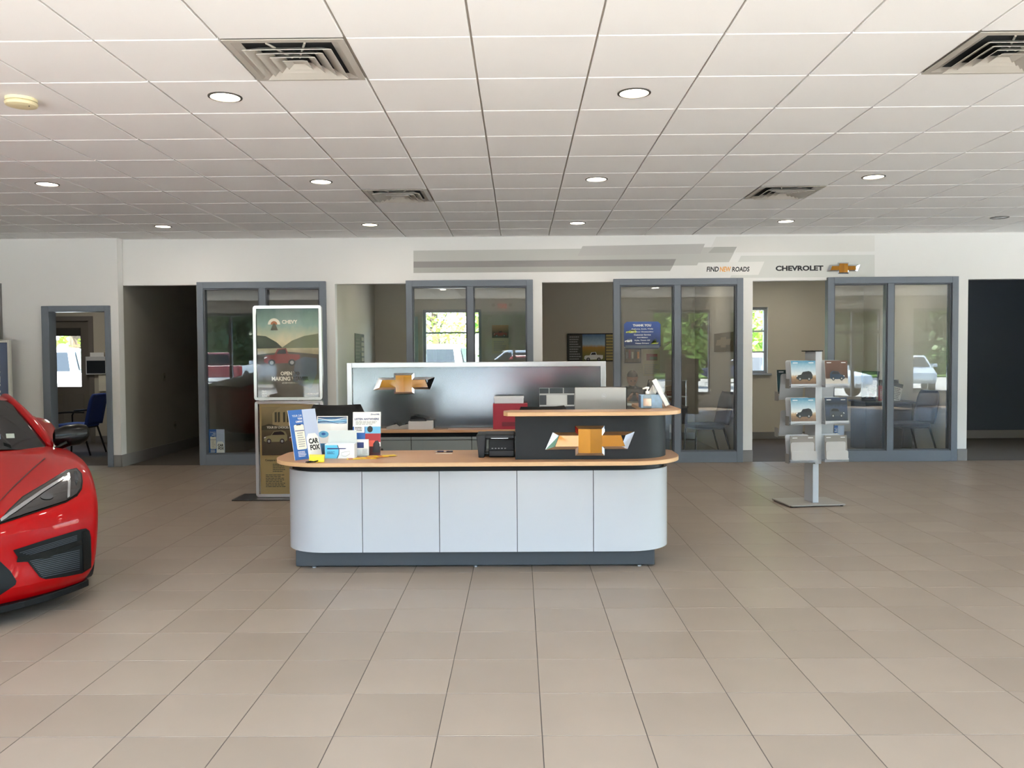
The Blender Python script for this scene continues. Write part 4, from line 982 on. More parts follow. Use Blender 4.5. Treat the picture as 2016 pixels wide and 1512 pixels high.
p = P(1182, 806, 6.15); t = thing('computer_monitor', 'silver backed monitor turned away behind the raised screen', 'monitor', (p.x, 6.16, ZD), math.radians(-14))
bx('back_shell', pm('monitor_silver', '#a9a7a3', .35, .3), t, -.19, .19, -.006, .008, .15, .465, bevel=.004)
bx('screen', BLACK, t, -.195, .195, .008, .03, .145, .47, bevel=.003)
m = MB(); n = 20; m.tube([(.028 + .017 * math.cos(2 * math.pi * k / n), -.0066, .40 + .017 * math.sin(2 * math.pi * k / n)) for k in range(n + 1)], .0012, 5); m.build('badge_ring', SILV, t)
text(t, 'DELL', .016, .394, .040, .406, -.0068, SILV, 'badge_lettering', bold=.04)
bx('stand_neck', SILV, t, -.03, .03, -.03, -.008, .012, .25, bevel=.004); bx('stand_foot', SILV, t, -.11, .11, -.09, .06, 0, .012, bevel=.004)

ZR = 1.083
t = thing('tissue_box', 'patterned blue tissue box on the raised corner of the desk', 'tissue box', (P(1282, 798, 5.85).x, 5.88, ZR))
bx('carton', pm('tissue_carton', '#9fc0de', .5, noise=(30, .4)), t, -.075, .075, -.055, .055, 0, .092, bevel=.003)
bx('end_label', pm('tissue_slate', '#54627e', .5), t, -.0765, -.075, -.05, .05, .005, .088)
m = MB(); m.grid([[(.02 * math.sin(a) + (k - 3) * .012 * (1 - a * .3), .012 * math.cos(k * 1.3 + a * 2), .09 + a * .05 * (1 - .12 * abs(k - 3))) for k in range(7)] for a in (0, .4, .8, 1.2, 1.5)]); m.build('tissue', pm('tissue_white', '#f1e9e0', .8), t, smooth=True, solid=.001)
t = thing('sanitizer_bottle', 'clear pump bottle with a printed label beside the tissue box', 'bottle', (P(1274, 800, 5.78).x, 5.77, ZR))
MB().lathe([(.026, 0), (.028, .006), (.028, .085), (.02, .10), (.012, .105)], (0, 0, 0), 20).build('bottle', glass('bottle_clear', (.95, .93, .9), .06), t, smooth=True)
MB().lathe([(.0285, .02), (.0285, .07)], (0, 0, 0), 20).build('label', pm('bottle_label', '#e6cdb8', .5, noise=(60, .2)), t, smooth=True)
MB().lathe([(.0133, .104), (.0133, .12), (.006, .122), (.005, .14)], (0, 0, 0), 14).build('pump_collar', WPAP, t, smooth=True)
MB().tube([(.012, 0, .143), (-.005, 0, .145), (-.032, 0, .138)], [.008, .008, .004], 8).build('pump_nozzle', WPAP, t, smooth=True)
b = P(1300, 800, 5.9); t = thing('leaflet_holder', 'slanted clear holder full of white leaflets at the desk corner', 'leaflet holder', (b.x + .045, 5.9, ZR), math.radians(78))
Mt = Matrix.Rotation(math.radians(-28), 4, 'X')
def slab(nm, mt, x0, x1, y0, y1, z0, z1):
    m = MB().box(x0, x1, y0, y1, z0, z1); m.v = [Mt @ v for v in m.v]; m.build(nm, mt, t)
slab('acrylic_back', ACRYL, -.11, .11, 0, .003, 0.01, .21); slab('acrylic_front', ACRYL, -.11, .11, -.035, -.032, .01, .10); slab('acrylic_floor', ACRYL, -.11, .11, -.035, .003, .01, .013)
slab('leaflets', WPAP, -.105, .105, -.026, -.004, .014, .215)
MB().tube([(0, .11, 0.004), (0, .02, .12)], .004, 6).build('strut', ACRYL, t)
t.matrix_world = t.matrix_world
# ------------------------------------------------------------------ things on the back counter
ZB = .757
t = thing('stapler_box', 'small pale carton on the back counter under the stapler', 'box', (P(829, 843, 8.03).x, 8.03, ZB)); bx('carton', pm('carton_grey', '#bdb8b6', .6), t, -.115, .115, -.06, .06, 0, .078, bevel=.002)
m = t; 
t = thing('stapler', 'black stapler lying on the small carton', 'stapler', (P(824, 828, 8.03).x, 8.02, ZB + .0785))
bx('foot', BLACK, t, -.08, .08, -.018, .018, 0, .008, bevel=.003)
MB().prism([(-.08, .012), (-.07, .045), (-.03, .052), (.06, .03), (.08, .018), (.08, .01)], 'y', -.017, .017).build('arm', BLACK, t, bevel=.004)
bx('magazine', SILV, t, -.075, .06, -.012, .012, .008, .014)
for k, (px, lb) in enumerate(((773, 'low wire tape dispenser left on the back counter'), (795, 'low wire tape dispenser nearest the small carton'))):
    t = thing('tape_dispenser', lb, 'dispenser', (P(px, 843, 8.03).x, 8.04, ZB), group='dispensers on the back counter')
    MB().prism([(-.06, 0), (.06, 0), (.06, .03), (.04, .05), (-.06, .02)], 'y', -.02, .02).build('body', GREYT, t, bevel=.003)
    MB().lathe([(.02, -.012), (.026, -.012), (.026, .012), (.02, .012)], (.035, 0, .035), 16, Matrix.Rotation(math.radians(90), 4, 'X')).build('roll', SATIN, t, smooth=True)
t = thing('tray_strip', 'thin brown strip lying on the back counter beside the carton', 'strip', (P(868, 844, 8.0).x, 8.0, ZB)); bx('strip', pm('brown_strip', '#7d675b', .6), t, -.06, .07, -.02, .02, 0, .008, bevel=.002)
t = thing('red_box', 'dark red storage box on the back counter', 'box', (P(1005, 845, 8.0).x, 8.0, ZB)); bx('body', pm('red_carton', '#a3283a', .5), t, -.165, .165, -.075, .075, 0, .245, bevel=.003); bx('dark_patch', pm('maroon_patch', '#7b2a35', .5), t, -.08, .10, -.0765, -.075, .03, .07)  # darker red rectangle low on the box front
t = thing('white_box', 'flat white box resting on the dark red box', 'box', (P(1002, 783, 8.0).x, 8.0, ZB + .246)); bx('body', pm('white_carton', '#dcdce2', .5), t, -.14, .14, -.06, .06, 0, .065, bevel=.003); bx('lid', pm('white_carton_lid', '#e6e6ea', .5), t, -.143, .143, -.063, .063, .05, .068, bevel=.002)
a, b = P(1062, 808, PY), P(1186, 763, PY)
t = thing('grid_board', 'board of charcoal squares with a pale panel against the silver backdrop', 'organiser', (a.x, PY - .012, a.z)); W, Hh = b.x - a.x, b.z - a.z
bx('backing', pm('board_white', '#c9cccd', .5), t, 0, W, 0, .009, -.12, Hh)
gx = lambda u: (u - 712) / (1243 - 712) * W
gz = lambda v: (470 - v) / (470 - 285) * Hh
SQ = pm('board_charcoal', '#4a5056', .5)
for r4 in ((714, 288, 790, 330), (798, 286, 910, 330), (918, 284, 1028, 330), (1036, 282, 1148, 330), (1156, 280, 1243, 330), (714, 344, 770, 424), (946, 344, 1004, 424), (1012, 344, 1120, 424), (1128, 344, 1243, 424), (714, 436, 856, 500), (862, 436, 1010, 500), (1016, 436, 1243, 500)):
    plate(t, rect(gx(r4[0]), gz(r4[3]), gx(r4[2]), gz(r4[1])), 0, SQ, 'square', .003)
plate(t, rect(gx(774), gz(424), gx(944), gz(344)), 0, pm('board_pale', '#d6dada', .5), 'pale_panel', .003)

# office chairs behind the desk
def task_chair(x, y, rz, hz, label):
    t = thing('office_chair', label, 'office chair', (x, y, 0), rz, group='black office chairs')
    m = MB(); rows = []
    for i in range(9):
        z = .52 + (hz - .52) * i / 8; wd = .23 * (1 - .22 * max(0, (i - 6) / 2) ** 2)
        rows.append([(wd * s, .05 * (1 - s * s) + .04 * math.sin(i / 8 * 3.1), z) for s in (-1, -.66, -.33, 0, .33, .66, 1)])
    m.grid(rows); m.build('backrest', BLACK, t, smooth=True, solid=.06, bevel=.0)
    m = MB(); m.prism(rrect(-.24, -.46, .24, 0, .07), 'z', .43, .51); m.build('seat', BLACK, t, bevel=.02, seg=3)
    MB().tube([(0, .06, .75), (0, .1, .5), (0, -.05, .42)], .018, 8).build('back_bracket', BLACK, t)
    MB().tube([(0, -.23, .43), (0, -.23, .1)], [.03, .03], 10).build('gas_column', SATIN, t)
    for k in range(5):
        a = k * 2 * math.pi / 5; ex, ey = .28 * math.cos(a), -.23 + .28 * math.sin(a)
        leg = MB().tube([(0, -.23, .11), (ex, ey, .075)], [.025, .018], 8).build('base_leg', BLACK, t)
        MB().lathe([(.008, -.02), (.03, -.018), (.03, .018), (.008, .02)], (ex, ey, .03), 12, Matrix.Rotation(math.radians(90), 4, 'X')).build('caster', BLACK, leg)
    for s in (-1, 1):
        MB().tube([(s * .24, -.1, .46), (s * .29, -.12, .62), (s * .29, -.02, .66)], .014, 8).build('arm_post', BLACK, t); bx('arm_pad', BLACK, t, s * .29 - .03, s * .29 + .03, -.28, .03, .655, .685, bevel=.01)
task_chair(-1.47, 6.72, math.radians(180), 1.065, 'black office chair behind the leaflets')
task_chair(.18, 6.8, math.radians(200), 1.035, 'black office chair behind the monitor')
# ------------------------------------------------------------------ guest chairs
def guest_chair(x, y, rz, fab, arms, label):
    t = thing('guest_chair', label, 'chair', (x, y, 0), rz, group='upholstered guest chairs')     # faces -x, back at +x
    MB().prism(rrect(-.25, -.24, .22, .24, .06), 'z', .42, .475).build('seat', fab, t, bevel=.018, seg=3)
    m = MB(); rows = []
    for i in range(10):
        z = .46 + .46 * i / 9; u = i / 9
        x_ = .20 + .10 * u + .05 * max(0, u - .75) ; wd = .235 * (1 - .25 * max(0, u - .85) / .15 * .6)
        rows.append([(x_ + .035 * (s * s), wd * s, z) for s in (-1, -.7, -.35, 0, .35, .7, 1)])
    m.grid(rows); m.build('backrest', fab, t, smooth=True, solid=.045)
    for s in (-1, 1):
        MB().tube([(-.22, s * .22, .42), (-.25, s * .24, 0)], .014, 8).build('leg', BLACK, t)
        MB().tube([(.17, s * .22, .44), (.30, s * .24, 0)], .014, 8).build('leg', BLACK, t)
        if arms:
            MB().tube([(-.23, s * .255, .42), (-.235, s * .265, .58), (-.20, s * .265, .645), (.0, s * .265, .66), (.22, s * .25, .655)], .014, 8).build('armrest', BLACK, t, smooth=True)
    bx('seat_frame', BLACK, t, -.23, .19, -.23, .23, .40, .422, bevel=.005)
guest_chair(-6.78, 12.72, 0, pm('royal_fabric', '#27408a', .85, noise=(150, .2)), True, 'blue upholstered armchair in the corner doorway')
guest_chair(5.58, 11.98, math.radians(8), NAVYF, False, 'navy chair with a curved back in the office behind the brochure rack')
guest_chair(2.68, 11.98, math.radians(8), NAVYF, False, 'navy chair behind the glass beside the third office desk')
guest_chair(-3.55, 12.15, math.radians(95), NAVYF, False, 'dark chair in the dim office behind the poster stand')

# ------------------------------------------------------------------ corner room
def wall_holder(px, py, w_, h_, label, mt, Y=BY - .03):
    p = P(px, py, Y); t = thing('wall_file', label, 'wall holder', (p.x, Y, p.z)); return t
t = wall_holder(190, 735, .3, .3, 'white wall file with a dark screen, hanging in the corner room', WPAP)
bx('tray', pm('file_white', '#cfd0d0', .5), t, -.17, .2, -.03, .02, -.02, .29, bevel=.004); plate(t, rect(-.15, .0, .17, .22), -.031, pm('file_dark', '#1d232b', .3), 'dark_screen', .003); bx('papers', WPAP, t, -.1, .14, -.01, .01, .29, .36)
t = wall_holder(202, 770, .2, .3, 'cream clipboard hanging under the wall file in the corner room', CREAM)
bx('sheet', CREAM, t, -.06, .14, -.008, .02, 0, .31); bx('clip', BLACK, t, .0, .09, -.02, -.008, .285, .315, bevel=.003)

# passage: switch and outlet plates
for nm, py, z, lb in (('wall_switch', 12.55, 1.18, 'small switch plate on the passage wall'), ('wall_outlet', 12.9, .42, 'double outlet plate low on the passage wall')):
    t = thing(nm, lb, 'wall plate', (-5.37, py, z)); bx('plate', pm('plate_beige', '#7e7a6c', .5), t, 0, .006, -.04, .04, -.06, .06, bevel=.002)
    for q in ((-.012, .012),) if nm == 'wall_switch' else ((-.03, -.008), (.008, .03)): bx('insert', pm('plate_dark', '#4c4940', .5), t, .006, .009, q[0], q[1], -.02, .02)

# blue framed sign at the picture's edge, and a dark panel on the wall above
p = P(-20, 690, 10.9); t = thing('framed_sign', 'blue sign in a pale frame leaning by the corner wall', 'sign', (-7.15, 10.98, .0))
zt = P(10, 670, 10.98).z; xr = P(22, 720, 10.98).x + 7.15
bx('panel', pm('sign_blue', '#5b6884', .4), t, -.45, xr - .03, -.02, .0, .05, zt - .03)
for a in ((-.48, -.45, 0, zt), (xr - .03, xr, 0, zt), (-.45, xr - .03, zt - .03, zt), (-.45, xr - .03, 0, .05)): bx('frame_bar', pm('sign_frame', '#c9c6bd', .4, .3), t, a[0], a[1], -.03, .02, a[2], a[3], bevel=.003)
q = P(4, 790, 10.98); text(t, 'CHEVROLET', q.x + 7.15 - .18, q.z - .02, q.x + 7.15, q.z + 1.0, -.021, WPAP, turn=True, bold=.03)
p = P(2, 615, LY - .03); t = thing('wall_panel', 'dark grey panel on the wall at the left edge', 'wall panel', (p.x - .3, LY - .03, P(2, 668, LY).z)); bx('board', pm('panel_grey', '#6e6c6a', .5), t, -.4, .30, 0, .03, 0, .75, bevel=.003); bx('edge_trim', GREYT, t, -.4, .30, -.004, 0, .73, .75)

# ------------------------------------------------------------------ things on the office walls and glass
def wall_board(name, label, cat, px0, px1, py0, py1, Y, mt, frame=None):
    a, b = P(px0, py1, Y), P(px1, py0, Y); t = thing(name, label, cat, (a.x, Y, a.z)); W, Hh = b.x - a.x, b.z - a.z
    bx('sheet', mt, t, 0, W, -.006, 0, 0, Hh)
    if frame:
        for q in ((0, .015, 0, Hh), (W - .015, W, 0, Hh), (.015, W - .015, 0, .015), (.015, W - .015, Hh - .015, Hh)): bx('frame_bar', frame, t, q[0], q[1], -.014, 0, q[2], q[3])
    return t, W, Hh
def side_board(name, label, cat, X, y0, y1, z0, z1, mt, face):
    """board on a partition, facing +x (face 1) or -x (face -1)"""
    mw = Matrix.Translation(Vector((X, y0 if face == 1 else y1, z0))) @ Matrix.Rotation(math.radians(90 * face), 4, 'Z')
    t = thing(name, label, cat, mw=mw); W, Hh = y1 - y0, z1 - z0
    bx('sheet', mt, t, 0, W, -.006, 0, 0, Hh)
    return t, W, Hh
# office 2
t, W, Hh = side_board('notice_board', 'dark framed notice on the beige partition of the second office', 'notice', -2.488, 12.6, 13.35, 1.2, 1.82, pm('notice_dark', '#4b4a3c', .6, noise=(14, .4)), 1)
for k in range(7): plate(t, rect(W * .66, Hh * (.05 + k * .13), W * .95, Hh * (.14 + k * .13)), -.006, pm('notice_tan', '#8f8a6e', .6), 'card', .003)
lines(t, W * .08, Hh * .1, W * .6, Hh * .9, 9, -.006, pm('notice_grey', '#6d6c5e', .6))
t, W, Hh = wall_board('wall_calendar', 'wall calendar with a red truck picture in the second office', 'calendar', 969, 1001, 640, 696, BY - .015, pm('calendar_paper', '#c2b699', .6))
plate(t, rect(0, Hh * .55, W, Hh), -.006, grad('print_sunset', [(0, '#3b322b'), (.4, '#5b4436'), (1, '#c39a6b')], .5), 'picture', .002)
car_print(t, W * .1, Hh * .6, W * .92, Hh * .8, -.009, TRK, False); lines(t, W * .1, Hh * .08, W * .9, Hh * .45, 5, -.006, GREYT)
# office 3
t, W, Hh = wall_board('wall_poster', 'wide poster with a white truck on the back wall of the third office', 'poster', 1117, 1223, 656, 712, BY - .015, pm('poster_charcoal', '#3d3d36', .5, noise=(5, .3)), BLACK)
plate(t, rect(W * .28, Hh * .02, W * .70, Hh * .98), -.006, grad('print_autumn', [(0, '#5d6b3a'), (.3, '#8a7a35'), (.5, '#b98a35'), (.62, '#a9c3d6'), (1, '#4c6f9b')], .5), 'picture', .002)
car_print(t, W * .31, Hh * .03, W * .66, Hh * .34, -.009, WPAP, False)
for k in range(9): plate(t, rect(W * .72, Hh * (.04 + k * .105), W * .86, Hh * (.115 + k * .105)), -.006, pm('print_ochre', '#b39f5e', .5), 'table_row', .002)
lines(t, W * .04, Hh * .05, W * .26, Hh * .92, 10, -.006, GREYT)
t, W, Hh = wall_board('framed_print', 'small brown street print low on the third office wall', 'picture', 1229, 1262, 685, 715, BY - .015, pm('print_brown_street', '#6b5a48', .5, noise=(18, .5)), BLACK)
for k in range(5): plate(t, rect(W * (.1 + k * .17), Hh * .3, W * (.2 + k * .17), Hh * (.75 + .1 * (k % 2))), -.006, (GREYT, TRK, CREAM, HILL, ORG)[k], 'detail_print', .002)
t, W, Hh = wall_board('wall_calendar', 'cream wall calendar with a red picture in the third office', 'calendar', 1266, 1299, 689, 740, BY - .015, pm('calendar_cream', '#b9b092', .6))
plate(t, rect(W * .2, Hh * .6, W * .85, Hh * .85), -.006, TRK, 'picture', .002); plate(t, rect(W * .4, Hh * .62, W * .83, Hh * .74), -.008, HILL2, 'picture', .001); lines(t, W * .08, Hh * .06, W * .92, Hh * .46, 6, -.006, GREYT)
t, W, Hh = side_board('emblem_canvas', 'small tan canvas with a faint emblem on the third office partition', 'picture', 3.028, 11.78, 12.95, 1.5, 1.78, pm('canvas_tan', '#6e604a', .7, noise=(6, .1)), -1)
plate(t, [(W * (.5 + a * .8), Hh * (.5 + b * 1.6)) for a, b in OUT], -.006, pm('canvas_pale', '#97876a', .7), 'emblem_print', .002)
# thank-you sign hung on the glass
Yg = WY - .004; a, b = P(1228.5, 687, Yg), P(1300.5, 633, Yg)
t = thing('thank_you_sign', 'blue thank-you sign with clipped corners on the third office glass', 'sign', (a.x, Yg, a.z)); W, Hh = b.x - a.x, b.z - a.z
c = .035
MB().prism([(c, 0), (W - c, 0), (W, c), (W, Hh - c), (W - c, Hh), (c, Hh), (0, Hh - c), (0, c)], 'y', -.004, 0).build('board', grad('sign_night', [(0, '#1e2a44'), (.4, '#243a6e'), (1, '#33539c')], .4), t)
text(t, 'THANK YOU', W * .24, Hh * .82, W * .74, Hh * .91, -.0055, WPAP, bold=.04)
for k, (s, a, b) in enumerate((('Anthony, Scott, Wally', .2, .8), ('For Your Outstanding', .2, .8), ('Customer Service', .27, .73), ('And Making', .35, .65), ('Kyle, Town Of', .29, .71), ('Happy Drivers', .31, .68))):
    text(t, s, W * a, Hh * (.70 - k * .105), W * b, Hh * (.755 - k * .105), -.0055, WPAP, bold=.02)
LIME = pm('print_lime', '#b9c44a', .5)
car_print(t, W * .05, Hh * .57, W * .34, Hh * .7, -.0045, LIME); car_print(t, W * .02, Hh * .24, W * .22, Hh * .36, -.0045, WPAP)
for k in range(5): plate(t, [(W * (.72 + k * .04), Hh * .16), (W * (.80 + k * .035), Hh * .2), (W * (.86 + k * .02), Hh * (.38 - k * .02)), (W * (.82 + k * .03), Hh * .24)], -.0045, LIME, 'ray_print')
plate(t, rect(W * .04, Hh * .03, W * .96, Hh * .13), -.0045, pm('print_steel', '#5a6470', .4), 'road_print')
# history cards leaning inside the glass of offices one and four
for (px, lb) in ((410.5, 'small vehicle history card low in the glass behind the poster stand'), (1637, 'small vehicle history card low in the glass behind the brochure rack')):
    a = P(px, 895, WY + .03); fox_card('window_card', lb, Matrix.Translation(Vector((a.x, WY + .03, .15))), .225 if px < 1000 else .17, .335, False)

# ------------------------------------------------------------------ office furniture
DESKB = pm('desk_black', '#15161a', .45); DESKT = pm('desk_brown', '#4b3d30', .4, noise=(5, .15, (1, 8, 8)))
t = thing('office_desk', 'dark desk on a T-shaped leg behind the thank-you sign', 'desk', (1.95, 12.3, 0))
bx('desktop', DESKT, t, -.55, .45, -.45, .45, .70, .73, bevel=.004); bx('modesty_panel', DESKB, t, .0, .45, -.40, -.37, .47, .70); bx('modesty_panel', DESKB, t, -.55, .0, .1, .13, .3, .70)
for x in (-.45, .22):
    bx('leg_column', DESKB, t, x - .04, x + .04, -.03, .03, .04, .70); bx('leg_foot', DESKB, t, x - .2, x + .22, -.05, .05, 0, .04, bevel=.004)
for k, z in enumerate((.86, 1.09)):
    tt = thing('glass_shelf', 'clear desk shelf edge, %s of two over the third office desk' % ('lower', 'upper')[k], 'shelf', (2.05, 12.0, z)); bx('shelf_glass', ACRYL, tt, -.16, .34, -.15, .15, 0, .008); bx('bright_edge', pm('polished_edge', '#dfe6e6', .15), tt, -.16, .34, -.156, -.15, -.001, .009)
    for x in (-.14, .32): bx('bracket', SILV, tt, x - .008, x + .008, -.14, .14, -.13 if k == 0 else -.215, 0)
t = thing('desk_bag', 'black shoulder bag standing on the third office desk', 'bag', (1.97, 12.42, .73)); MB().prism([(-.11, 0), (.11, 0), (.13, .17), (.06, .30), (-.02, .34), (-.12, .18)], 'y', -.05, .05).build('bag_body', BLACK, t, bevel=.02); MB().tube([(-.08, 0, .2), (-.04, 0, .36), (.02, 0, .36), (.06, 0, .25)], .008, 6).build('strap', BLACK, t)
t = thing('paper_sack', 'pale patterned paper sack on the third office desk', 'bag', (2.27, 12.45, .73)); m = MB(); m.add([(-.11, -.06, 0), (.11, -.06, 0), (.11, .06, 0), (-.11, .06, 0), (-.12, -.05, .26), (.12, -.05, .3), (.1, .04, .28), (-.1, .04, .27)], [(0, 3, 2, 1), (4, 5, 6, 7), (0, 1, 5, 4), (1, 2, 6, 5), (2, 3, 7, 6), (3, 0, 4, 7)]); m.build('sack', pm('sack_paper', '#a9977c', .7, noise=(12, .4)), t, bevel=.01); lines(t, -.08, .05, .08, .2, 4, -.062, TRK)
t = thing('document_tray', 'cream document tray on the third office desk', 'tray', (1.66, 12.1, .73)); 
for q in ((-.16, .16, -.11, .11, 0, .006), (-.16, -.154, -.11, .11, .006, .05), (.154, .16, -.11, .11, .006, .05), (-.154, .154, .104, .11, .006, .05)): bx('tray_wall', pm('tray_cream', '#9b917b', .5), t, *q)
bx('papers', WPAP, t, -.15, .15, -.105, .1, .006, .03)

t = thing('office_desk', 'black desk with a solid pedestal in the office behind the brochure rack', 'desk', (5.45, 12.75, 0))
bx('desktop', DESKB, t, -.30, .46, -.32, .34, .715, .745, bevel=.004); bx('pedestal', DESKB, t, -.27, .42, -.26, .30, 0, .715); bx('inlay_edge', pm('edge_tan', '#8a8072', .5), t, -.30, .46, -.324, -.32, .735, .745)
MB().prism([(-.30, .745), (-.10, .745), (-.04, 1.19), (-.30, 1.2)], 'y', -.2, -.17).build('privacy_screen', pm('screen_slate', '#23262c', .5), t)
t = thing('desk_display', 'black display board on the desk behind the brochure rack', 'display', (5.68, 12.85, .745)); bx('board', BLACK, t, -.15, .15, -.012, .012, .02, .31, bevel=.004); bx('foot', BLACK, t, -.08, .08, -.06, .06, 0, .02); text(t, 'CHEVROLET', .02, .24, .13, .255, -.0125, GREYT)
t = thing('counter_sheet', 'white price sheet leaning on the desk by the navy chair', 'leaflet', mw=Matrix.Translation(Vector((5.66, 12.6, .746))) @ Matrix.Rotation(.25, 4, 'Y') @ Matrix.Rotation(-.1, 4, 'X')); bx('sheet', WPAP, t, -.08, .08, 0, .004, 0, .27); plate(t, rect(-.08, .21, .08, .27), 0, INK, 'header_print'); lines(t, -.07, .02, .07, .2, 7, 0, GREYT, h=.6); MB().tube([(0, .004, .2), (0, .05, .01)], .003, 5).build('strut', BLACK, t)
t = thing('counter_card', 'white portrait card on the desk behind the brochure rack', 'counter card', (5.28, 12.55, .746)); bx('card', WPAP, t, -.07, .07, 0, .004, 0, .24); plate(t, [(-.03, .0), (-.035, .09), (-.01, .14), (.02, .14), (.04, .08), (.04, 0)], 0, TRK, 'portrait_print'); bx('card_foot', WPAP, t, -.05, .05, .004, .05, 0, .004)
for k, (x, mt) in enumerate(((5.50, REDI), (5.54, WPAP), (5.585, TRK))):
    t = thing('booklet', 'thin %s booklet standing on the desk behind the rack' % ('red', 'white', 'dark red')[k], 'booklet', (x - .06, 12.56, .746), group='booklets on the black desk'); bx('cover', mt, t, -.018, .018, 0, .06, 0, .23 - k * .03); lines(t, -.014, .03, .014, .18, 5, 0, GREYT)
t = thing('desk_phone', 'dark desk telephone at the end of the black desk', 'telephone', (5.22, 12.47, .746)); MB().prism([(-.05, 0), (.05, 0), (.05, .05), (-.05, .02)], 'x', -.08, .08).build('base', BLACK, t); MB().tube([(-.07, .02, .05), (-.04, .02, .075), (.04, .02, .075), (.07, .02, .05)], .014, 8).build('handset', SATIN, t, smooth=True)
t = thing('office_desk', 'black desk in the dim office behind the poster stand', 'desk', (-3.3, 12.95, 0)); bx('desktop', DESKB, t, -.7, .6, -.35, .35, .71, .745, bevel=.004); bx('front_panel', DESKB, t, -.68, .58, -.3, -.28, 0, .71); bx('end_panel', DESKB, t, -.68, -.65, -.28, .33, 0, .71); bx('end_panel', DESKB, t, .55, .58, -.28, .33, 0, .71)
t = thing('desk_monitor', 'black monitor on the desk in the dim office behind the poster stand', 'monitor', (-3.4, 12.9, .745)); bx('panel', BLACK, t, -.27, .27, -.01, .02, .1, .43, bevel=.004); bx('neck', BLACK, t, -.03, .03, .02, .04, .01, .25); bx('foot', BLACK, t, -.1, .1, -.06, .1, 0, .012)

# exit sign over the street doors (seen reversed in the office glass)
t = thing('exit_sign', 'white exit sign with red letters over the street door', 'exit sign', mw=Matrix.Translation(Vector((-.47, FY + .05, 2.86))) @ Matrix.Rotation(math.pi, 4, 'Z'))
bx('box', pm('exit_box', '#d8d8d2', .4), t, -.17, .17, 0, .05, -.1, .1, bevel=.004); text(t, 'EXIT', -.13, -.06, .13, .06, -.002, em('exit_red', '#c0261c', .4), bold=.03)
for s in (-1, 1): MB().lathe([(.02, 0), (.05, .02), (.045, .05), (.02, .06)], (s * .24, -.01, .03), 14, Matrix.Rotation(math.radians(90), 4, 'X')).build('lamp_head', BLACK, t, smooth=True)

# ------------------------------------------------------------------ seated person in the third office
SKIN = pm('skin', '#b98a6f', .55); SHIRT = pm('shirt_dark', '#1f232b', .85, noise=(60, .15)); TROUS = pm('trousers', '#20242c', .85); HAIR = pm('hair_brown', '#3a2d22', .8, noise=(80, .3)); SHOE = pm('shoe_black', '#131313', .4)
def skin_mesh(verts, edges, root=0, lv=2):
    me = bpy.data.meshes.new('sk'); me.from_pydata([v[:3] for v in verts], edges, []); o = bpy.data.objects.new('sk', me); C.objects.link(o)
    o.modifiers.new('s', 'SKIN'); m2 = o.modifiers.new('u', 'SUBSURF'); m2.levels = lv
    for k, v in enumerate(verts):
        d = me.skin_vertices[0].data[k]; d.radius = (v[3], v[4] if len(v) > 4 else v[3]); d.use_root = k == root
    dg = bpy.context.evaluated_depsgraph_get(); r = bpy.data.meshes.new_from_object(o.evaluated_get(dg)); bpy.data.objects.remove(o); return r
pr = thing('person', 'seated person in a dark top looking down at a phone behind the glass', 'person', (1.76, 13.1, 0))
# local: faces -y; seat height .42, slouched
V = [(0, .06, .50, .15, .12), (0, .05, .62, .135, .105), (0, .02, .76, .15, .105), (0, -.01, .88, .16, .10), (0, -.04, .955, .075, .07), (0, -.075, 1.0, .052), (0, -.10, 1.045, .06),
     (-.17, 0, .885, .065), (-.235, -.05, .66, .048), (-.13, -.27, .74, .036), (-.075, -.32, .79, .028),
     (.17, 0, .885, .065), (.235, -.05, .66, .048), (.13, -.27, .74, .036), (.075, -.32, .79, .028),
     (-.10, 0, .47, .10), (-.14, -.38, .47, .07), (-.14, -.40, .25, .055), (-.14, -.38, .07, .042), (-.15, -.52, .04, .036),
     (.10, 0, .47, .10), (.14, -.38, .47, .07), (.14, -.40, .25, .055), (.14, -.38, .07, .042), (.15, -.52, .04, .036)]
E = [(0, 1), (1, 2), (2, 3), (3, 4), (4, 5), (5, 6), (3, 7), (7, 8), (8, 9), (9, 10), (3, 11), (11, 12), (12, 13), (13, 14), (0, 15), (15, 16), (16, 17), (17, 18), (18, 19), (0, 20), (20, 21), (21, 22), (22, 23), (23, 24)]
for s in (-1, 1):      # palm and five unequal fingers rooted in it
    base = 10 if s < 0 else 14
    pi_ = len(V); V.append((s * .055, -.345, .815, .024, .016)); E.append((base, pi_))
    for k, (dx, ln) in enumerate(((.022, .055), (.008, .068), (-.006, .064), (-.019, .05))):
        a = len(V); V.append((s * (.055 + dx * .9), -.352, .84, .0085)); V.append((s * (.045 + dx * .5), -.365, .84 + ln * .45, .008)); V.append((s * (.022 + dx * .3), -.368, .84 + ln * .62, .0068))
        E += [(pi_, a), (a, a + 1), (a + 1, a + 2)]
    a = len(V); V.append((s * .04, -.325, .835, .010)); V.append((s * .025, -.332, .862, .009)); E += [(pi_, a), (a, a + 1)]
body = skin_mesh(V, E)
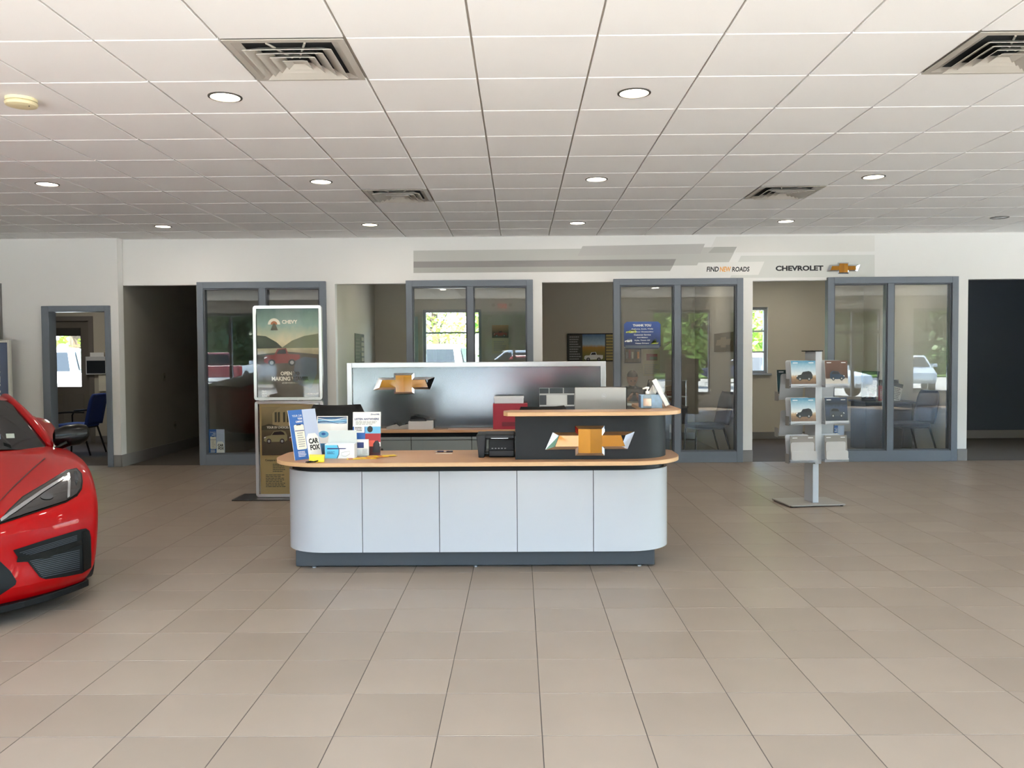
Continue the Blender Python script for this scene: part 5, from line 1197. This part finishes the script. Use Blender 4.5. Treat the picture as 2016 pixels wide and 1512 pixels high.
# head sculpted as one lofted shape and joined to the body mesh
bm = bmesh.new(); bm.from_mesh(body)
prof = [(-.115, .030, .030, -.045), (-.10, .048, .05, -.035), (-.075, .058, .066, -.02), (-.045, .066, .08, -.006), (-.01, .072, .092, 0), (.03, .077, .098, .004), (.07, .076, .094, .008), (.10, .062, .076, .012), (.122, .035, .045, .014), (.13, .008, .01, .014)]
HT = Matrix.Translation(Vector((0, -.115, 1.085))) @ Matrix.Rotation(math.radians(20), 4, 'X'); n = 20; prev = None
for z, rx, ry, oy in prof:
    ring = []
    for k in range(n):
        a = 2 * math.pi * k / n; x, y_ = rx * math.cos(a), ry * math.sin(a) + oy
        if math.sin(a) < -.9 and -.05 < z < .02: y_ -= .022 * (1 - abs(z + .03) / .05 * .6) if abs(math.cos(a)) < .2 else 0     # nose
        if math.sin(a) < -.6 and abs(z - .0) < .02 and .25 < abs(math.cos(a)) < .65: y_ += .010                               # eye sockets
        if math.sin(a) < -.75 and abs(z + .075) < .01: y_ -= .006                                                             # lips
        if abs(math.cos(a)) > .97 and -.05 < z < .04: x *= 1.16                                                              # ears
        ring.append(bm.verts.new(HT @ Vector((x, y_, z))))
    if prev:
        for k in range(n): bm.faces.new((prev[k], prev[(k + 1) % n], ring[(k + 1) % n], ring[k]))
    else: bm.faces.new(ring[::-1])
    prev = ring
bm.faces.new(prev)
bmesh.ops.recalc_face_normals(bm, faces=bm.faces)
for f in bm.faces:
    f.smooth = True; c = f.calc_center_median()
    if c.z > .985 or (c.y < -.30 and c.z > .72): f.material_index = 0
    elif c.z < .085 and c.y < -.3: f.material_index = 3
    elif c.z < .56 : f.material_index = 2
    else: f.material_index = 1
bm.to_mesh(body); bm.free(); body.name = 'body'
for mt in (SKIN, SHIRT, TROUS, SHOE): body.materials.append(mt)
link('body', body, None, pr)
m = MB(); rows = []
for z, rx, ry, oy in [(.0, .079, .1, .01), (.03, .082, .103, .008), (.07, .081, .1, .010), (.10, .067, .082, .014), (.125, .04, .05, .016), (.136, .01, .012, .016)]:
    rows.append([HT @ Vector((rx * math.cos(a), (ry * math.sin(a)) * (1 if math.sin(a) > -.3 or z > .05 else .55) + oy, z)) for a in (2 * math.pi * k / 20 for k in range(21))])
m.grid(rows); m.build('hair', HAIR, pr, smooth=True)
for s in (-1, 1): m = MB(); m.ball(HT @ Vector((s * .03, -.086, .004)), .008, 8, 6); m.build('eye', INK, pr)
ph = thing('mobile_phone', 'dark phone held in both hands by the seated person', 'phone', mw=Matrix.Translation(Vector((1.76, 13.1 - .352, .875))) @ Matrix.Rotation(.5, 4, 'X'))
bx('case', BLACK, ph, -.055, .055, -.004, .004, -.03, .03, bevel=.003); bx('screen', pm('phone_screen', '#0c0f14', .08), ph, -.05, .05, .004, .0048, -.026, .026)
guest_chair(1.76, 13.12, math.radians(90), NAVYF, False, 'navy chair under the seated person in the third office')
# ------------------------------------------------------------------ red sports car
RED = pm('car_red', '#960004', .45, 0, coat=.35, crough=.04, spec=.1)
BLK = pm('car_gloss_black', '#050606', .25, coat=.1, spec=.25); CARB = pm('car_trim_black', '#0a0b0c', .5, spec=.2); WINDS = pm('car_windscreen', '#14171a', .05, spec=.8)
LENS = pm('headlamp_lens', '#1d1f20', .06, coat=1.0); SLAT = pm('grille_mesh', '#2a2e36', .4)
CA = math.atan2(-.83, .56)
CO = Vector((-3.105, 4.13, 0))
cmw = Matrix.Translation(CO) @ Matrix.Rotation(CA, 4, 'Z')
car = thing('sports_car', 'low red sports car with a black mirror, cut by the left edge', 'sports car', mw=cmw)
# rows from lower lip over the bonnet to the tail: (x mid, x edge, z mid, z edge, half width, shoulder bulge)
ROWS = [(-.05, -.40, .13, .125, .86, 0), (.0, -.33, .20, .20, .915, 0), (-.06, -.33, .34, .34, .93, 0), (-.02, -.33, .50, .545, .945, 0),
        (-.10, -.40, .58, .665, .935, .0), (-.45, -.62, .665, .735, .95, .02), (-.85, -.92, .755, .765, .965, .05), (-1.22, -1.28, .825, .775, .96, .045), (-1.45, -1.62, .865, .79, .94, .02),
        (-2.2, -2.2, .88, .80, .93, 0), (-3.0, -3.0, .93, .84, .965, .05), (-3.7, -3.7, .95, .90, .97, .03), (-4.35, -4.25, .94, .86, .94, 0),
        (-4.6, -4.45, .62, .60, .92, 0), (-4.62, -4.46, .42, .42, .92, 0), (-4.58, -4.42, .26, .26, .9, 0), (-4.5, -4.35, .15, .15, .86, 0)]
TS = [0, .2, .4, .6, .75, .87, .95, 1.0]
m = MB(); top = []
for j, (x0, x1, z0, z1, W, bl) in enumerate(ROWS):
    r_ = []
    for t_ in TS:
        pw = 2.6 if j < 5 else 2.2
        x = x0 + (x1 - x0) * t_ ** pw; z = z0 + (z1 - z0) * t_ ** 1.6 + bl * math.exp(-((t_ - .84) / .13) ** 2)
        if j in (5, 6, 7): z -= .02 * math.exp(-((t_ - .5) / .2) ** 2)
        if t_ == 1 and 5 <= j <= 12: z -= .02
        r_.append(Vector((x, W * t_, z)))
    top.append(r_)
side = []
for j in range(5, 13):
    x, W = top[j][-1].x, ROWS[j][4]
    zt = top[j][-1].z
    side.append([Vector((x, W * .95, .13)), Vector((x, W * .985, .24)), Vector((x, W * .99, .40)), Vector((x, W * 1.005, zt - .17))])
def both(rows):
    m.grid([[Vector((p.x, s * p.y, p.z)) for p in r_] for s in (1,) for r_ in rows]); m.grid([[Vector((p.x, -p.y, p.z)) for p in r_] for r_ in rows])
both(top)
cols = [[top[0][-1], top[1][-1], top[2][-1], top[3][-1], top[4][-1]]] + [s_ + [top[5 + k][-1]] for k, s_ in enumerate(side)] + [[top[16][-1], top[15][-1], top[14][-1], top[13][-1], top[12][-1]]]
cols[-1][0] = top[16][-1]
both(cols)
# floor pan closes the underside
m.grid([[Vector((top[0][k].x, s * top[0][k].y, .125)) for s in (1, -1)] for k in range(0)] or [[Vector((-.4, .86, .13)), Vector((-.4, -.86, .13))], [Vector((-4.35, .86, .15)), Vector((-4.35, -.86, .15))]])
shell = m.build('body', RED, car, smooth=True, weld=1e-4, sub=2)
for p_ in shell.data.polygons: p_.use_smooth = True
bpy.context.view_layer.update()
dg = bpy.context.evaluated_depsgraph_get(); em_ = shell.evaluated_get(dg).to_mesh()
BV = BVHTree.FromPolygons([cmw @ v.co for v in em_.vertices], [list(p_.vertices) for p_ in em_.polygons]); shell.evaluated_get(dg).to_mesh_clear()
INV = cmw.inverted()
def hit(px, py):
    d = ray(px, py).normalized(); loc, nrm, i, dist = BV.ray_cast(CAM, d, 30)
    if loc is None: return None
    if nrm.dot(d) > 0: nrm = -nrm
    return loc, nrm
def body_patch(name, outline, mt, off=.004, step=5, parent=None, mirror=True, thick=0):
    """a panel that follows the body shell inside an outline"""
    dense = []
    for k in range(len(outline)):
        a, b = Vector(outline[k]), Vector(outline[(k + 1) % len(outline)]); nn = max(1, int((b - a).length / step))
        dense += [a.lerp(b, i / nn) for i in range(nn)]
    x0, x1 = min(p_.x for p_ in dense), max(p_.x for p_ in dense); y0, y1 = min(p_.y for p_ in dense), max(p_.y for p_ in dense)
    pts = list(dense); x = x0 + step * .5
    while x < x1:
        y_ = y0 + step * .5
        while y_ < y1: pts.append(Vector((x, y_))); y_ += step
        x += step
    nb = len(dense)
    vs, es, fs, *_ = delaunay_2d_cdt(pts, [(i, (i + 1) % nb) for i in range(nb)], [], 1, 1e-4)
    P3 = []; ok = []
    for v in vs:
        h_ = hit(v.x, v.y)
        if h_ is None:
            h_ = None
            for q in (1.5, 3, 5, 8):       # nudge a rim point that just misses the shell towards the middle
                c_ = Vector(((x0 + x1) / 2, (y0 + y1) / 2)); w_ = v + (c_ - v).normalized() * q; h_ = hit(w_.x, w_.y)
                if h_: break
        ok.append(h_ is not None); P3.append(INV @ (h_[0] + h_[1] * off) if h_ else Vector((0, 0, 0)))
    fs = [f for f in fs if all(ok[i] for i in f)]
    out = []
    for s in ((1, -1) if mirror else (1,)):
        mm = MB(); mm.add([Vector((p_.x, s * p_.y, p_.z)) for p_ in P3], [list(f) for f in fs])
        o = mm.build(name, mt, parent or car, smooth=True, solid=thick); out.append(o)
    return out
HL = [(-6, 1033), (19, 1007), (46, 981), (89, 955), (131, 929), (150, 925), (158, 934), (160, 948), (158, 962), (150, 974), (129, 987), (71, 1006), (21, 1022)]
body_patch('headlamp_surround', [(-12, 1037), (17, 1004), (44, 978), (88, 952), (130, 926), (151, 922), (161, 933), (163, 949), (161, 964), (152, 977), (130, 990), (72, 1009), (22, 1026)], BLK, .003)
hl = body_patch('headlamp', HL, LENS, .007)
def on(parents, name, outline, mt, off, step=4):
    a = body_patch(name, outline, mt, off, step, parents[0], False)[0]
    me = a.data.copy(); me.transform(Matrix.Diagonal((1, -1, 1, 1))); link(name, me, None, parents[1]) if len(parents) > 1 else None
LSTRIP = pm('lamp_chrome', '#c9cdd0', .15, .8)
on(hl, 'light_blade', [(0, 1024), (30, 1002), (85, 965), (125, 941), (128, 944), (88, 970), (34, 1008), (2, 1029)], LSTRIP, .010)
on(hl, 'turn_strip', [(133, 934), (137, 933), (139, 950), (137, 980), (132, 983), (134, 955)], LSTRIP, .010)
on(hl, 'projector', [(92 + 13 * math.cos(a), 980 + 6 * math.sin(a)) for a in (k * math.pi / 8 for k in range(16))], pm('projector', '#7c8084', .1, .8), .010)
on(hl, 'corner_patch', [(145, 930), (151, 930), (154, 945), (150, 958), (147, 946)], pm('lamp_smoke', '#3a3d40', .1), .010)  # small grey patch at the outer corner of the lens
gr = body_patch('side_grille', [(25, 1083), (90, 1062), (157, 1042), (168, 1040), (175, 1045), (178, 1058), (179, 1100), (178, 1117), (161, 1128), (120, 1136), (89, 1140), (77, 1136), (54, 1106), (32, 1107), (34, 1096)], CARB, .005)
for (a, b, c, d) in ((36, 158, 1086, 1050), ):
    on(gr, 'grille_bar', [(33, 1097), (90, 1084), (158, 1062), (160, 1071), (92, 1098), (34, 1106)], BLK, .012)
for k in range(11):
    yl = 1104 + k * 3.1; xl = 58 + max(0, k - 0) * 2.4; rise = 22 - k * .6
    on(gr, 'grille_slat', [(xl, yl), (xl + (155 - xl) * .5, yl - rise * .5), (155, yl - rise), (155, yl - rise + 1.5), (xl + (155 - xl) * .5, yl - rise * .5 + 1.5), (xl, yl + 1.5)], SLAT, .008, 8)
for k in range(4):
    on(gr, 'grille_slat', [(38 + k * 6, 1087 + k * 1.5), (150, 1053 + k * 3), (150, 1054.5 + k * 3), (38 + k * 6, 1088.5 + k * 1.5)], SLAT, .008, 8)
on(gr, 'air_curtain', [(160, 1046), (170, 1043), (176, 1060), (177, 1115), (163, 1124)], BLK, .009)
body_patch('centre_intake', [(-30, 1085), (0, 1105), (20, 1124), (32, 1144), (30, 1151), (0, 1171), (-30, 1186)], CARB, .004)
body_patch('bonnet_seam', [(88, 902), (60, 926), (28, 956), (-4, 990), (-4, 992), (29, 958.5), (61, 928), (90, 903)], pm('seam', '#30060a', .5), .0025, 6)
# lower splitter
m = MB(); pts = [(-.0 + (-.40) * t_ ** 2.6, .88 * t_) for t_ in (0, .2, .4, .6, .75, .87, .95, 1)]
outl = [(a + .02, b) for a, b in pts] + [(-.75, .86), (-.75, -.86)] + [(a + .02, -b) for a, b in pts[::-1][:-1]]
m.prism([(a - .03, b) for a, b in outl], 'z', .085, .125); m.build('splitter', CARB, car, bevel=.006)
# greenhouse
def gr_rows(): return None
def arc(xm, xe, zm, ze, W, n_=8): return [Vector((xm + (xe - xm) * (t_ / n_) ** 2, W * t_ / n_ * 1.0, zm + (ze - zm) * (t_ / n_) ** 2)) for t_ in range(-n_, n_ + 1)] if False else [Vector((xm + (xe - xm) * (abs(t_) / n_) ** 2, W * t_ / n_, zm + (ze - zm) * (abs(t_) / n_) ** 2)) for t_ in range(-n_, n_ + 1)]
A0 = arc(-1.40, -1.66, .862, .80, .80); A1 = arc(-1.85, -2.05, 1.05, .99, .70); A2 = arc(-2.25, -2.40, 1.185, 1.13, .58)
MB().grid([A0, A1, A2]).build('windscreen', WINDS, car, smooth=True, sub=2)
A3 = arc(-2.75, -2.78, 1.225, 1.16, .56); A4 = arc(-3.2, -3.2, 1.20, 1.13, .55); A5 = arc(-4.2, -4.15, .965, .93, .62)
o = MB().grid([A2, A3, A4]).build('roof', RED, car, smooth=True, sub=2)
MB().grid([A4, A5]).build('rear_deck', BLK, car, smooth=True, sub=1)
for s in (1, -1):
    e = 16 if s > 0 else 0
    pil = [A0[e] + Vector((.0, s * .015, 0)), A1[e] + Vector((0, s * .012, .0)), A2[e] + Vector((0, s * .01, .0)), A3[e] + Vector((0, s * .01, 0)), A4[e] + Vector((0, s * .01, 0))]
    MB().tube(pil, [.040, .034, .03, .028, .03], 10).build('windscreen_pillar', RED, car, smooth=True, sub=1)
    g0 = [A0[e], A1[e], A2[e], A3[e], A4[e]]
    g1 = [Vector((-1.66, s * .80, .79)), Vector((-2.05, s * .88, .795)), Vector((-2.4, s * .88, .80)), Vector((-2.78, s * .88, .815)), Vector((-3.2, s * .88, .84))]
    MB().grid([g0, g1]).build('side_window', WINDS, car, smooth=True)
    # rear haunch and mirror
    MB().grid([[A4[e], A5[e]], [Vector((-3.2, s * .86, .86)), Vector((-4.15, s * .86, .9))]]).build('quarter_panel', RED, car, smooth=True)
    mm = MB(); mm.tube([(-1.66, s * .79, .79), (-1.62, s * .84, .82), (-1.60, s * .90, .85)], [.02, .017, .024], 8); st = mm.build('mirror_arm', BLK, car, smooth=True)
    sec = []
    for u, w_, h_ in ((-.115, .03, .028), (-.105, .05, .05), (-.04, .065, .066), (.05, .066, .066), (.10, .05, .05), (.118, .02, .025)):
        sec.append([Vector((-1.66 + w_ * math.cos(a), s * (.925 + u), .900 + h_ * 1.18 * (abs(math.sin(a)) ** .7) * (1 if math.sin(a) > 0 else -1) + u * .10)) for a in (k * math.pi / 8 for k in range(17))])
    MB().grid(sec).build('mirror_housing', BLK, car, smooth=True, weld=1e-5)
for k, (mt, w_) in enumerate(((pm('sticker_green', '#8fae5c', .5), .07), (pm('sticker_blue', '#6f8fae', .5), .05), (pm('sticker_grey', '#9aa39a', .5), .05))):
    yy = .35 + k * .085; c_ = Vector((-1.52 - .12 * (yy / .8) ** 2 - .03, yy, .895)) ; MB().add([c_ + Vector((-.005, 0, .012)), c_ + Vector((-.005, w_, .010)), c_ + Vector((-.06, w_, .037)), c_ + Vector((-.06, 0, .039))], [(0, 1, 2, 3)]).build('inspection_sticker', mt, car, solid=.001)
for wx in (-.98, -3.55):
    for s in (1, -1): wheel(car, wx, s * .825, .335, .25)
